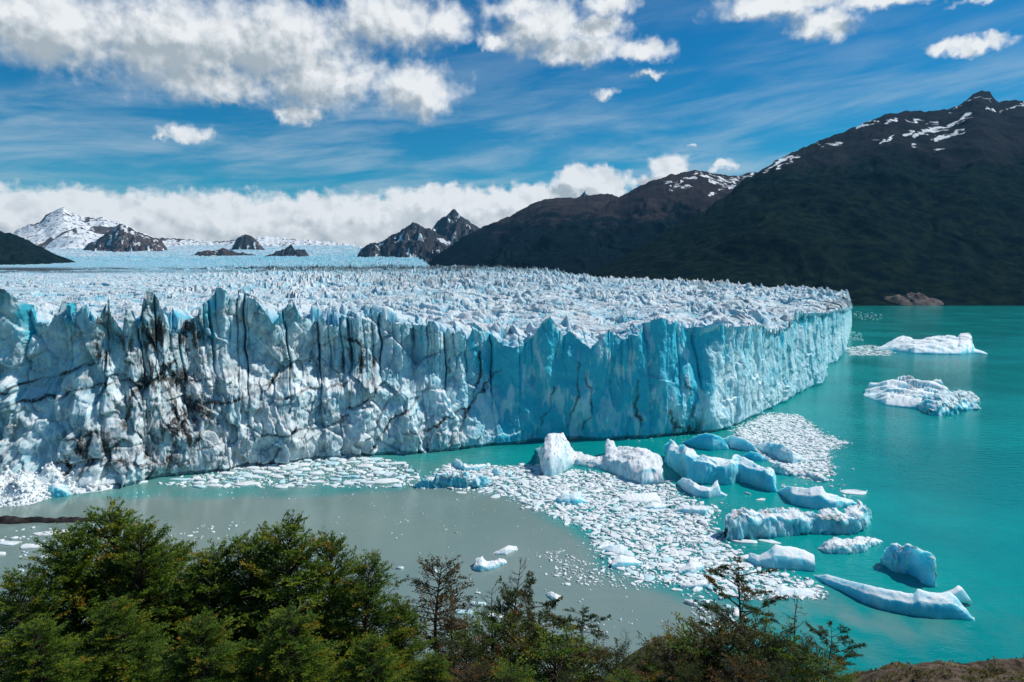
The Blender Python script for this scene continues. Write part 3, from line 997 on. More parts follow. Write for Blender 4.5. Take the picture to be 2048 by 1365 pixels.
# reddish mountain in the middle
SK2 = [(1040, 548), (1100, 480), (1190, 425), (1240, 393), (1265, 380), (1290, 368), (1315, 358), (1345, 350), (1390, 340), (1410, 343), (1440, 349), (1470, 352), (1484, 351), (1500, 345), (1512, 345), (1560, 370), (1640, 420)]
mountain('mountain', 'reddish brown mountain with a snow striped top behind the dark slope', SK2,
         table([(1040, 4300), (1240, 5600), (1640, 6200)]), table([(1040, 2700), (1200, 3000), (1640, 3600)]), M['mount_red'], 23,
         forest=lambda x, y, z, j, t: sm(z + j * 170, 600, 430),
         snow=strokes(SNOW2), spur=.42)
SK3 = [(800, 545), (853, 529), (880, 506), (915, 482), (950, 462), (985, 446), (1024, 431), (1045, 418), (1062, 408), (1085, 401), (1110, 396), (1140, 396), (1165, 394), (1190, 389), (1215, 388), (1240, 394), (1290, 410), (1400, 470)]
mountain('mountain', 'low dark forested mountain with a brown crest beside the glacier edge', SK3,
         table([(800, 5000), (1024, 6300), (1400, 7000)]), table([(800, 3900), (853, 3500), (1000, 2950), (1100, 2700), (1400, 2700)]), M['mount_red'], 37,
         forest=lambda x, y, z, j, t: sm(z + j * 150, 640, 470),
         snow=None, spur=.38)
# snowy dark twin peaks
SK4 = [(700, 535), (712, 520), (722, 498), (735, 488), (760, 485), (785, 470), (800, 464), (815, 452), (828, 445), (838, 447), (850, 458), (870, 462), (890, 476), (930, 500), (960, 520)]
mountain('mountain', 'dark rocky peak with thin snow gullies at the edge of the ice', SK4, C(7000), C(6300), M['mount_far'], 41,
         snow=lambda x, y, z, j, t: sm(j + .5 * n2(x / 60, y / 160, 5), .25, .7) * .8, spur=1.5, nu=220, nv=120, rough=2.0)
SK5 = [(840, 480), (862, 462), (872, 446), (885, 434), (893, 432), (902, 421), (909, 418), (916, 427), (926, 436), (938, 442), (952, 452), (1000, 485)]
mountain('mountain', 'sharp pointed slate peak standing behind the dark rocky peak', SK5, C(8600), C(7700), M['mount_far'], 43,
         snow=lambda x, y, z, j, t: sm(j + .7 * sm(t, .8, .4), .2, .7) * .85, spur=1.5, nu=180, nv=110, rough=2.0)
SK6 = [(1150, 402), (1160, 392), (1166, 387), (1170, 381), (1174, 388), (1182, 394), (1192, 402)]
mountain('mountain', 'tiny pale snowy spire poking above the brown crest', SK6, C(11500), C(11000), M['mount_far'], 47,
         snow=lambda x, y, z, j, t: np.full_like(z, .5), spur=.8, nu=60, nv=60)
# snowfields and nunataks at the left back
SK7 = [(-200, 440), (-60, 452), (20, 468), (50, 452), (80, 445), (92, 430), (104, 424), (126, 414), (134, 422), (150, 428), (172, 436), (200, 434), (220, 441), (246, 446), (268, 458), (292, 468), (312, 476), (360, 478), (440, 484), (520, 472), (600, 480),
       (680, 486), (740, 496), (800, 505), (860, 515)]
mountain('mountain', 'snow covered massif with dark rock ribs rising from the upper ice field', SK7, C(11500), table([(-200, 8200), (260, 8400), (420, 9500), (860, 9500)]), M['mount_snow'], 53,
         snow=lambda x, y, z, j, t: np.clip(1.0 - .95 * sm(j, .15, .5) * sm(t, .55, .85) * sm(x, -2300, -5000) - .55 * sm(j, .2, .6) * sm(x, -2300, -5000) + .3 * sm(x, -5200, -4300), 0, 1), spur=.8, nu=520, nv=150, rough=1.8)
SK8 = [(150, 515), (176, 490), (196, 478), (222, 460), (240, 449), (256, 452), (270, 462), (300, 474), (322, 480), (345, 515)]
mountain('mountain', 'brown rock shoulder below the snow covered massif', SK8, C(9300), C(8200), M['mount_snow'], 59,
         snow=lambda x, y, z, j, t: sm(j, .0, .5) * .7, spur=1.2, nu=160, nv=90, rough=2)
SK9 = [(370, 524), (382, 512), (395, 504), (420, 502), (445, 498), (470, 504), (500, 508), (518, 514), (530, 526)]
mountain('mountain', 'low brown rock island in the upper ice, nearer the massif', SK9, C(7600), C(7150), M['mount_snow'], 61, snow=lambda x, y, z, j, t: sm(j, .2, .6) * .6, spur=1.2, nu=120, nv=60, rough=2)
SK10 = [(518, 524), (526, 516), (535, 510), (560, 502), (582, 491), (592, 497), (612, 503), (620, 515), (628, 526)]
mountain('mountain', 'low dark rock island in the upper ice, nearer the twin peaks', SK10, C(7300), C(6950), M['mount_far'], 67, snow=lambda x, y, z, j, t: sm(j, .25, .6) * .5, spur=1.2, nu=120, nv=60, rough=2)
SK11 = [(460, 500), (474, 478), (485, 470), (499, 470), (514, 480), (530, 502)]
mountain('mountain', 'bare rock knob high on the far snowfield', SK11, C(9600), C(9200), M['mount_snow'], 71, snow=lambda x, y, z, j, t: sm(j, .1, .6) * .7, spur=1.2, nu=80, nv=50, rough=2)
SK12 = [(-260, 440), (-120, 452), (-40, 458), (0, 462), (20, 466), (40, 474), (60, 482), (80, 494), (100, 504), (130, 516), (160, 528), (190, 545)]
mountain('mountain', 'near black hillside at the far side of the ice field', SK12, C(4700), C(3500), M['mount_dark'], 73, forest=lambda x, y, z, j, t: np.ones_like(z), spur=.7, nu=220, nv=120)


# ------------------------------------------------------------------ far shore
def lump(name, cx, cy, rx, ry, hz, mat, seed, n=70, rot=0.0, rough=.25, parent=None, sink=1.0):
    """low rounded rock or heap: a displaced dome"""
    th = np.linspace(0, 2 * np.pi, n, endpoint=False); r = np.linspace(0, 1, 26)
    T, R_ = np.meshgrid(th, r, indexing='ij')
    x = np.cos(T) * R_ * rx; y = np.sin(T) * R_ * ry
    z = hz * (1 - R_ ** 2.6)
    sc = max(rx, ry)
    q = fbm2(x / sc * 3 + seed, y / sc * 3, 5, seed, .6)
    z = z * (1 + rough * q * 1.4) - sink * R_ ** 6
    x2 = x * (1 + .18 * fbm2(np.cos(T) * 2 + seed, np.sin(T) * 2, 3, seed + 1)); y2 = y * (1 + .18 * fbm2(np.cos(T) * 2 + seed, np.sin(T) * 2, 3, seed + 1))
    c, s_ = math.cos(rot), math.sin(rot)
    V = np.stack([x2 * c - y2 * s_, x2 * s_ + y2 * c, z], -1).reshape(-1, 3)
    return obj(name, mesh(name, V, grid(n, 26, True), mat, True), parent, (cx, cy, 0))


p_ = gp(1815, 611)
tag(lump('rock_outcrop', p_[0] + 20, p_[1] + 40, 125, 70, 27, M['rock'], 5, 140, 0, .35), 'pale bare rock hump at the far shore below the forest', 'rock')
p_ = gp(1745, 611)
tag(lump('rock_outcrop', p_[0], p_[1] + 30, 60, 30, 14, M['rock'], 8, 100, 0, .35), 'low rock ledge between the glacier end and the pale hump', 'rock')
for (a, b, rx, ry, h, lb) in [(30, 1043, 17, 3.2, 1.3, 'dark wet rock bar by the left frame edge'), (130, 1042, 14, 2.4, 1.0, 'dark wet rock bar behind the tallest evergreen')]:
    p_ = gp(a, b)
    tag(lump('rock_bar', p_[0], p_[1], rx, ry, h, M['wetrock'], a, 60, .05, .4), lb, 'rock')


# ------------------------------------------------------------------ icebergs
def berg(label, sky, near, hmax, q=.45, back=5.0, blue=.4, dirt=.05, seed=1, p=1.0, rough=1.0, speck=0.0, name='iceberg', cat='iceberg', parent=None, res=1.0, fold=0.0, stripes=0.0):
    """ice body lofted between its waterline and its skyline; the height gives the depth behind the waterline"""
    S = np.array(sky, float); N = np.array(near, float)
    x0, x1 = max(S[0, 0], N[0, 0]), min(S[-1, 0], N[-1, 0])
    nu = int(np.clip((x1 - x0) * 1.3 * res, 26, 300))
    px = np.linspace(x0, x1, nu)
    ys = np.interp(px, S[:, 0], S[:, 1]); yn = np.interp(px, N[:, 0], N[:, 1])
    e = np.maximum(yn - ys, .6)
    h = hmax * (e / e.max()) ** p
    A = gp(px, yn)
    B = gp(px, ys, h)
    dep = B[:, 1] - A[:, 1]
    # never let the crest stand in front of the waterline
    for _ in range(40):
        bad = dep < .6
        if not bad.any(): break
        h = np.where(bad, h * .93, h); B = gp(px, ys, h); dep = B[:, 1] - A[:, 1]
    ends = np.minimum(np.arange(nu), np.arange(nu)[::-1]) / (nu - 1) * 2
    bk = back * np.clip(ends * 4, .15, 1) ** .6
    C_ = B + np.stack([(px - 1024) / F * bk, bk, -h], -1)
    nf, nb = 34, 14
    rows = []
    rows.append(A + np.stack([0 * px, .5 + 0 * px, -1.8 + 0 * px], -1))
    lip = 1.0 - .6 * q; tl = .10 + .38 * q
    for t in np.linspace(0, 1, nf):
        t2 = t * 1.0
        P = A * (1 - t2) + B * t2
        a_ = min(t / tl, 1.0)
        P[:, 2] = h * (lip * (a_ * (2 - a_)) ** .8 + (1 - lip) * sm(t, tl * .6, 1.0))
        rows.append(P)
    for t in np.linspace(0, 1, nb + 1)[1:]:
        P = B * (1 - t) + C_ * t
        P[:, 2] = h * (1 - t) ** .7
        rows.append(P)
    rows.append(C_ + np.array([0, 0, -1.8]))
    V = np.stack(rows, 1)
    tt = np.concatenate([[0], np.linspace(0, 1, nf), np.linspace(1, 0, nb + 1)[1:], [0]])[None, :]
    x, y, z = V[..., 0].copy(), V[..., 1].copy(), V[..., 2].copy()
    sc = max(hmax, 2.0)
    w = .075 * sc * rough
    wf = w * np.clip(rough - .55, .12, 1.4)
    for i in range(3):
        V[..., i] += fbm3(x / (sc * .55), y / (sc * .55), z / (sc * .55), 4, seed + i * 5, .55) * w * (np.where(z > -.5, 1, .3) if i < 2 else sm(z, .0, .35 * sc))
    if fold:
        fd = np.abs(n2((x * .8 + y * .7 + 3 * n2(x / sc, y / sc, seed + 71)) / (sc * .75), y / (sc * 3), seed + 70)) * 1.7
        V[..., 2] -= fold * np.clip(V[..., 2], 0, None) * (1 - sm(fd, 0, .6)) * .75
        V[..., 1] += fold * sc * .12 * (1 - sm(fd, 0, .5))
    f1, f2, idv = worley((x + y * .3) / (sc * .45), (z * 1.3 + y * .5) / (sc * .4), seed + 30)
    fa, fe = facets((x + y * .3) / (sc * .5), (z * 1.3 + y * .5) / (sc * .42), seed + 31)
    fa2, fe2 = facets((x + y * .3) / (sc * .2), (z * 1.2 + y * .5) / (sc * .18), seed + 33)
    V[..., 1] += (fa * 1.5 + fa2 * .6) * (wf + .25 * w)
    V[..., 2] += (fa * .7 + fa2 * .35) * (wf + .2 * w) * sm(z, .0, .4 * sc)
    bl = blue * 1.15 + .08 + .3 * fbm3(x / (sc * .7), y / (sc * .7), z / (sc * .7), 3, seed + 40)
    bl = bl + .25 * sm(z, .18 * sc, 0)
    if fold: bl = bl + .8 * fold * (1 - sm(fd, .05, .4))
    if stripes: bl = bl + stripes * sm(np.sin((x - z * 1.1) * .62), .25, .8) * sm(np.arange(nu)[:, None] / nu, .42, .55) * sm(z, .75 * sc, .4 * sc)
    dr = dirt * (.4 + 1.4 * sm(fbm3(x / (sc * .3), y / (sc * .3), z / (sc * .2), 5, seed + 50, .6), -.1, .8))
    if speck:
        dr = np.maximum(dr, speck * sm(n3(x * 2.2, y * 2.2, z * 2.2, seed + 60), .38, .6))
    base = np.array([A[:, 0].mean(), A[:, 1].mean(), 0.0])
    rel = base if parent is None else base - np.array(parent.location)
    me = mesh(name, V.reshape(-1, 3) - base, grid(nu, V.shape[1]), M['berg'], True, {'blue': np.clip(bl, 0, 1), 'dirt': np.clip(dr, 0, 1)})
    o = obj(name, me, parent, tuple(rel))
    if parent is None: tag(o, label, cat)
    return o


t1 = berg('white tower shaped iceberg peppered with black grit, joined to a low ice arm', z7([(722, 130), (735, 116), (758, 108), (765, 70), (790, 48), (840, 38), (872, 48), (892, 85), (915, 130), (938, 152)]),
          z7([(722, 134), (738, 185), (752, 275), (800, 278), (850, 265), (890, 235), (938, 205)]), 14, .55, 5, .12, .12, 101, rough=.8, speck=.95)
berg('rough white iceberg with blue underside right of the grit peppered tower', z7([(905, 165), (930, 152), (1000, 157), (1060, 168), (1088, 150), (1094, 92), (1115, 83), (1140, 98), (1152, 114), (1230, 118), (1300, 125), (1350, 140), (1383, 165), (1392, 210)]),
     z7([(905, 212), (1000, 225), (1080, 240), (1150, 265), (1210, 300), (1280, 322), (1340, 315), (1392, 318)]), 9, .4, 6, .34, .10, 103, rough=1.2, speck=.75)
berg('long blue cliff fronted iceberg with a snow white top and an arched hollow', z8([(-54, 130), (-40, 95), (-26, 80), (0, 97), (20, 108), (60, 112), (95, 130), (110, 150), (150, 160), (210, 170), (260, 180), (330, 165), (380, 185), (430, 205), (480, 225), (520, 245), (528, 300), (538, 352)]),
     z8([(-54, 190), (-30, 225), (30, 270), (60, 300), (150, 315), (300, 318), (340, 300), (400, 318), (480, 345), (538, 358)]), 12, .22, 7, .75, .03, 107, rough=1.0)
berg('smooth blue wedge iceberg against the corner of the ice cliff', z8([(38, 92), (100, 65), (160, 42), (200, 50), (250, 70), (280, 110), (287, 125)]), z8([(38, 95), (120, 125), (200, 137), (287, 130)]), 8, .6, 6, .8, .02, 109, rough=.5)
berg('pale sloping iceberg between the blue wedge and the brash sheet', z8([(250, 75), (300, 55), (370, 75), (420, 110), (442, 140)]), z8([(250, 85), (290, 120), (380, 140), (442, 146)]), 6, .7, 5, .35, .03, 113, rough=.6)
berg('small blue dome of ice behind the long cliff fronted iceberg', z8([(345, 170), (400, 140), (440, 150), (488, 178)]), z8([(345, 174), (420, 192), (488, 192)]), 5, .6, 4, .8, .02, 127, rough=.5)
berg('wide white iceberg lying on the sheet of brash ice', z8([(412, 108), (500, 95), (560, 100), (620, 130), (690, 185)]), z8([(412, 116), (480, 150), (560, 192), (620, 207), (690, 192)]), 7, .5, 5, .35, .08, 131, rough=1.1)
berg('jagged grey white ice block at the lower rim of the brash sheet', z8([(515, 215), (545, 198), (575, 205), (600, 232), (640, 250), (700, 245), (760, 262), (808, 285)]), z8([(515, 240), (560, 265), (620, 272), (700, 278), (760, 300), (808, 302)]), 4, .4, 4, .35, .18, 137, rough=1.6)
berg('boat shaped iceberg with an upright fin at one end', z8([(12, 305), (40, 280), (80, 290), (130, 322), (190, 332), (210, 305), (226, 290), (234, 328), (242, 355), (278, 373)]), z8([(12, 310), (40, 345), (100, 380), (180, 390), (235, 380), (278, 378)]), 5.5, .4, 3, .35, .04, 139, rough=.6)
berg('broad smooth pale iceberg just behind the long rough one', z8([(540, 352), (600, 325), (700, 337), (780, 325), (800, 357), (870, 380), (930, 395), (968, 418)]), z8([(540, 358), (590, 392), (620, 420), (720, 445), (800, 452), (850, 452), (900, 440), (968, 422)]), 7, .45, 5, .5, .02, 149, rough=.6)
berg('long rough white iceberg with dark grit and a blue hollow side', z8([(262, 535), (275, 480), (300, 460), (400, 440), (440, 457), (600, 440), (640, 457), (700, 467), (800, 455), (900, 450), (980, 420), (1018, 440), (1038, 468), (1040, 480)]),
     z8([(262, 612), (330, 614), (420, 602), (470, 600), (600, 590), (700, 580), (850, 577), (960, 577), (1010, 562), (1040, 490)]), 8.5, .34, 4, .52, .07, 151, rough=1.5)
berg('small flat white iceberg with a dark pointed tip', z8([(760, 655), (800, 622), (850, 598), (900, 607), (980, 592), (1060, 600), (1102, 620)]), z8([(760, 660), (800, 682), (900, 687), (1000, 677), (1040, 648), (1102, 626)]), 3.2, .35, 2.5, .4, .05, 157, rough=1.4)
berg('glassy light blue iceberg with a notched back', z8([(382, 716), (400, 680), (450, 690), (500, 660), (530, 635), (640, 650), (700, 670), (738, 690), (741, 705)]), z8([(382, 725), (430, 750), (520, 766), (600, 770), (700, 774), (741, 780)]), 5.5, .5, 3, .6, .0, 163, rough=.45)
berg('angular blue and white iceberg with a hollow side, alone in open turquoise water', z8([(1106, 700), (1120, 665), (1160, 643), (1220, 650), (1270, 650), (1320, 675), (1375, 700), (1378, 760), (1384, 848)]), z8([(1106, 740), (1130, 765), (1200, 787), (1260, 807), (1320, 840), (1384, 858)]), 8.5, .33, 4, .6, .02, 167, rough=1.3)
tail = berg('long low blue iceberg ending in a raised whale tail shape', z8([(735, 798), (800, 795), (900, 820), (1000, 845), (1120, 870), (1200, 886), (1262, 896), (1287, 868), (1310, 876), (1400, 890), (1462, 884), (1500, 922), (1530, 962), (1560, 1000), (1588, 1031)]),
            z8([(735, 803), (800, 845), (900, 890), (1000, 945), (1100, 980), (1200, 1003), (1300, 1020), (1400, 1030), (1500, 1032), (1588, 1037)]), 5.5, .5, 3, .72, .0, 173, rough=.45)


def tail_fin(parent):
    out = np.array(z8([(1430, 892), (1470, 882), (1492, 872), (1513, 857), (1530, 880), (1548, 905), (1569, 938), (1535, 932), (1508, 926), (1490, 935), (1465, 950), (1430, 940)]))
    g0 = gp(1350 + .3773 * 1500, 850 + .3773 * 1000)
    Dd = g0[1] + 5.0
    P = pt(out[:, 0], out[:, 1], np.full(len(out), Dd))
    n = len(P)
    c = P.mean(0)
    fr = P.copy(); fr[:, 1] -= .7; bk = P.copy(); bk[:, 1] += .7
    ins = lambda q, k, dy: (q - c) * k + c + np.array([0, dy, 0])
    V = np.concatenate([ins(P, .86, -1.1), fr, bk, ins(P, .86, 1.1), [c + [0, -1.3, 0]], [c + [0, 1.3, 0]]])
    i = np.arange(n); j = (i + 1) % n
    qs = np.concatenate([np.stack([i + k * n, j + k * n, j + (k + 1) * n, i + (k + 1) * n], 1) for k in range(3)])
    tr = np.concatenate([np.stack([j, i, 0 * i + 4 * n], 1), np.stack([i + 3 * n, j + 3 * n, 0 * i + 4 * n + 1], 1)])
    L = np.array(parent.location)
    me = mesh('tail_fin', V - L, [qs, tr], M['berg'], True, {'blue': np.full(len(V), .35), 'dirt': np.zeros(len(V))})
    obj('tail_fin', me, parent)


tail_fin(tail)
berg('faint half sunk slab of pale ice beside the loose brash', z8([(530, 872), (570, 842), (592, 866), (700, 872), (768, 906)]), z8([(530, 897), (560, 907), (650, 912), (768, 917)]), 1.2, .6, 2, .7, .0, 179, rough=.5)
berg('knobbly deep blue iceberg at the rim of the grey water', z7([(72, 322), (110, 290), (180, 302), (190, 256), (230, 250), (300, 266), (350, 250), (380, 290), (450, 280), (503, 312)]), z7([(72, 336), (150, 341), (210, 331), (300, 336), (400, 336), (503, 324)]), 6, .35, 4, .75, .12, 181, rough=1.6)
berg('small white iceberg with a square knob behind the knobbly blue one', z7([(278, 202), (295, 180), (320, 185), (332, 207), (400, 215), (440, 205), (467, 217)]), z7([(278, 218), (340, 247), (400, 242), (467, 225)]), 3.5, .45, 3, .45, .05, 191)
berg('tiny upright ice fin right of the knobbly blue iceberg', z7([(480, 258), (505, 228), (520, 222), (526, 262)]), z7([(480, 266), (505, 271), (526, 270)]), 3.5, .4, 2, .4, .03, 193)
berg('small blue iceberg surrounded by brash, below the grit peppered tower', z7([(818, 398), (860, 366), (950, 360), (966, 386), (1003, 408)]), z7([(818, 404), (850, 421), (930, 428), (1003, 415)]), 3.2, .5, 3, .85, .02, 197, rough=.8)
berg('large flat white floe in the middle of the brash', z7([(1165, 378), (1240, 365), (1350, 362), (1382, 388)]), z7([(1165, 392), (1200, 413), (1300, 419), (1382, 402)]), 1.3, .25, 3, .15, .02, 199, name='iceberg')
berg('blue tinted slab below the large flat white floe', z7([(1278, 438), (1340, 412), (1432, 424)]), z7([(1278, 443), (1350, 454), (1432, 437)]), 1.6, .4, 2, .6, .02, 211)
berg('wide pale slab at the right rim of the brash', z7([(1450, 452), (1500, 426), (1580, 430), (1656, 434)]), z7([(1450, 464), (1550, 477), (1620, 481), (1656, 442)]), 2.4, .35, 2, .4, .04, 223)
berg('pale blue sail shaped slab at the brash edge by the grey water', z7([(1068, 658), (1110, 638), (1170, 635), (1210, 665), (1228, 697)]), z7([(1068, 662), (1130, 692), (1180, 701), (1228, 702)]), 1.8, .6, 2, .75, .0, 227, rough=.5)
berg('glassy blue block just in front of the sail shaped slab', z7([(1122, 722), (1170, 687), (1220, 702), (1282, 727)]), z7([(1122, 764), (1180, 762), (1240, 752), (1282, 742)]), 2.6, .4, 2, .6, .0, 229, rough=.5)
berg('white two humped ice block alone in the grey water', z7([(383, 760), (405, 715), (435, 698), (460, 722), (500, 723), (530, 705), (567, 722)]), z7([(383, 768), (430, 781), (500, 767), (567, 738)]), 2.6, .4, 2, .35, .05, 233, rough=1.2)
berg('flat triangular white ice slab in the grey water', z7([(488, 684), (540, 656), (580, 637), (618, 645), (624, 658)]), z7([(488, 689), (560, 692), (624, 666)]), 1.8, .6, 1.5, .15, .1, 239)
berg('tilted white slab beside the bare grey tree', z7([(778, 893), (800, 882), (860, 916)]), z7([(778, 908), (825, 941), (860, 926)]), 1.2, .4, 1.5, .2, .02, 241)
berg('pale ice lump in the lower part of the brash', z7([(1485, 768), (1540, 720), (1600, 730), (1614, 752)]), z7([(1485, 787), (1560, 792), (1614, 764)]), 2.2, .5, 1.5, .5, .03, 251)
berg('low white slab at the bottom rim of the brash', z7([(1485, 842), (1550, 832), (1600, 820), (1682, 837)]), z7([(1485, 862), (1560, 871), (1640, 867), (1682, 848)]), 1.6, .4, 1.5, .4, .03, 257)
berg('long white striped iceberg farthest out in the open lake', z5([(1242, 428), (1320, 390), (1380, 358), (1470, 380), (1560, 360), (1640, 355), (1688, 365), (1700, 348), (1735, 340), (1762, 360), (1769, 400), (1784, 432), (1848, 457)]),
     z5([(1242, 434), (1340, 446), (1450, 461), (1560, 464), (1700, 466), (1780, 457), (1848, 463)]), 17, .5, 12, .5, .01, 263, rough=.7, fold=.35, stripes=.8)
fold_berg = berg('broad folded white and blue iceberg in the open lake', z5([(1168, 685), (1205, 615), (1280, 605), (1340, 590), (1410, 575), (1470, 600), (1540, 605), (1595, 600), (1640, 660), (1700, 700)]),
     z5([(1168, 690), (1230, 715), (1300, 745), (1400, 757), (1480, 768), (1560, 765), (1700, 750)]), 13, .75, 9, .50, .03, 269, rough=.9, fold=.75)
berg(None, z5([(1470, 735), (1500, 705), (1545, 690), (1600, 668), (1650, 672), (1700, 662), (1765, 665), (1795, 700), (1802, 750)]),
     z5([(1470, 768), (1540, 798), (1580, 804), (1650, 797), (1740, 768), (1802, 767)]), 9, .4, 6, .85, .03, 277, rough=1.9, name='broken_ice_block', parent=fold_berg)

# ------------------------------------------------------------------ floes and brash
rng = np.random.default_rng(7)


def floe_shape(seed, n=9):
    r = np.random.default_rng(seed)
    a = np.sort(r.uniform(0, 2 * np.pi, n) * .35 + np.linspace(0, 2 * np.pi, n, endpoint=False))
    rad = r.uniform(.62, 1.1, n)
    el_ = r.uniform(.5, .95)
    x = np.cos(a) * rad; y = np.sin(a) * rad * el_
    ring = lambda k, z: np.stack([x * k, y * k, z + 0 * x], 1)
    h = r.uniform(.7, 1.3)
    tilt = r.uniform(-.35, .35, 2)
    b0 = ring(1.0, -.35); b1 = ring(1.03, .15); b2 = ring(.95, .9 * h); b3 = ring(.6, h)
    for b in (b2, b3):
        b[:, 2] += (b[:, 0] * tilt[0] + b[:, 1] * tilt[1]) + r.uniform(-.12, .12, n)
        b[:, :2] += r.uniform(-.06, .06, (n, 2))
    b2[:, 2] = np.maximum(b2[:, 2], .25)
    c = np.array([[0, 0, h + r.uniform(-.1, .35)]])
    V = np.concatenate([b0, b1, b2, b3, c])
    i = np.arange(n); j = (i + 1) % n
    q = np.concatenate([np.stack([i + k * n, j + k * n, j + (k + 1) * n, i + (k + 1) * n], 1) for k in range(3)])
    t = np.stack([i + 3 * n, j + 3 * n, 0 * i + 4 * n], 1)
    return V, q, t


SHAPES = [floe_shape(1000 + i) for i in range(28)]
FLOE_ME = [mesh('ice_floe', v, [q, t], M['floe'], False) for v, q, t in SHAPES]

# region polygons on the photograph, (number tried, smallest, largest metre radius, label words, group)
REG = [
    ([(330, 968), (470, 935), (700, 908), (760, 920), (800, 928), (838, 955), (800, 975), (640, 975), (520, 972), (430, 977)], 3200, .3, 5.0, 'white slab of floating ice below the dirt streaked cliff', 'floes under the dirty cliff'),
    ([(830, 972), (905, 930), (1000, 935), (1085, 930), (1200, 950), (1330, 965), (1365, 1000), (1420, 1015), (1415, 1050), (1440, 1090), (1500, 1120), (1570, 1150), (1650, 1182),
      (1630, 1196), (1550, 1200), (1480, 1200), (1400, 1178), (1320, 1165), (1260, 1150), (1200, 1100), (1180, 1060), (1130, 1040), (1060, 1010), (1000, 985)], 22000, .22, 3.0, 'white ice piece packed in the broad band of brash', 'floes in the brash band'),
    ([(1470, 862), (1540, 826), (1600, 832), (1640, 868), (1690, 886), (1650, 905), (1662, 940), (1640, 965), (1590, 952), (1540, 925), (1500, 895)], 9000, .3, 2.2, 'white ice piece in the dense fan by the cliff corner', 'floes in the fan by the cliff corner'),
    ([(1070, 1110), (1180, 1095), (1240, 1150), (1330, 1165), (1300, 1180), (1180, 1170), (1110, 1150)], 460, .25, 1.3, 'small white ice piece drifting at the brash edge', 'floes at the brash edge'),
    ([(1380, 1180), (1480, 1190), (1520, 1230), (1500, 1262), (1410, 1265), (1390, 1240)], 190, .35, 1.7, 'white ice piece near the wispy dark tree', 'floes near the wispy dark tree'),
    ([(290, 1060), (430, 1040), (520, 1050), (480, 1080), (330, 1090)], 46, .3, 1.7, 'white ice scrap in grey water above the evergreens', 'scraps above the evergreens'),
    ([(0, 1075), (60, 1050), (190, 1045), (200, 1090), (100, 1150), (0, 1160)], 120, .4, 3.4, 'white floe by the evergreens at the left shore', 'floes at the left shore'),
    ([(640, 1000), (980, 995), (1180, 1100), (1350, 1200), (1250, 1260), (1000, 1260), (850, 1150), (640, 1060)], 190, .12, .9, 'small ice crumb alone in the grey water', 'crumbs in the grey water'),
    ([(1040, 1250), (1200, 1240), (1330, 1240), (1290, 1275), (1180, 1265)], 45, .25, 1.1, 'white ice scrap near the bottom shore', 'scraps near the bottom shore'),
    ([(240, 985), (640, 985), (900, 985), (700, 1000), (300, 1000)], 80, .12, .8, 'ice crumb on the line between green and grey water', 'crumbs on the silt line'),
    ([(1690, 696), (1740, 690), (1792, 700), (1780, 712), (1700, 712)], 420, .6, 2.6, 'white ice piece between the far cliff and the striped iceberg', 'floes by the far cliff'),
    ([(1700, 622), (1760, 626), (1770, 640), (1706, 640)], 90, 1.0, 4.0, 'thin white ice streak at the far end of the cliff', 'floes at the far cliff end'),
    ([(1690, 660), (1725, 668), (1722, 682), (1698, 680)], 90, .7, 2.2, 'white ice scrap against the far cliff foot', 'floes at the far cliff foot'),
    ([(1560, 955), (1700, 975), (1745, 985), (1640, 1000), (1560, 985)], 60, .3, 1.8, 'white ice scrap right of the cliff fronted iceberg', 'scraps right of the cliff fronted iceberg'),
    ([(1720, 800), (1960, 800), (1960, 840), (1720, 825)], 14, .3, .9, 'ice crumb by the folded iceberg', 'crumbs by the folded iceberg'),
    ([(1430, 985), (1500, 985), (1545, 1075), (1450, 1085)], 25, .25, 1.2, 'white ice scrap left of the long rough iceberg', 'scraps left of the long rough iceberg'),
    ([(1380, 868), (1430, 868), (1430, 890), (1240, 882), (1240, 876)], 60, .2, .8, 'ice scrap along the foot of the blue cliff', 'scraps along the blue cliff'),
]
FIXED = [  # px, py, half width m, height m: bigger single floes read off the photograph
    (495, 968, 6, .8), (560, 955, 5, .7), (640, 965, 6, .9), (700, 955, 5, .8), (770, 965, 7, .8), (430, 972, 4, .7), (400, 962, 3, .8), (360, 960, 4.5, .7), (610, 940, 4, .6),
    (100, 1070, 6, .6), (60, 1095, 5, .5), (20, 1088, 4.5, .5), (150, 1080, 5, .5), (955, 1210, 3, .6), (990, 1235, 2.5, .5), (1225, 1110, 3, .6), (1130, 1150, 1.4, .5), (870, 1145, 1.2, .7), (800, 1138, 1.2, .5),
    (1525, 1000, 3, .5), (1495, 988, 1.6, .4), (1640, 960, 4, .5), (1700, 985, 6, .5), (120, 1065, 4, .6), (930, 1225, 3, .6), (1395, 1180, 2.6, .8), (1385, 1210, 2.2, .7), (1445, 1195, 2.4, .7),
    (320, 968, 2, .5), (285, 966, 2.2, .5), (1490, 1085, 3.6, .6), (1540, 1085, 4, .5), (1405, 1240, 1.8, .7), (1430, 1215, 2.4, .6), (1470, 1225, 2.5, .6),
]


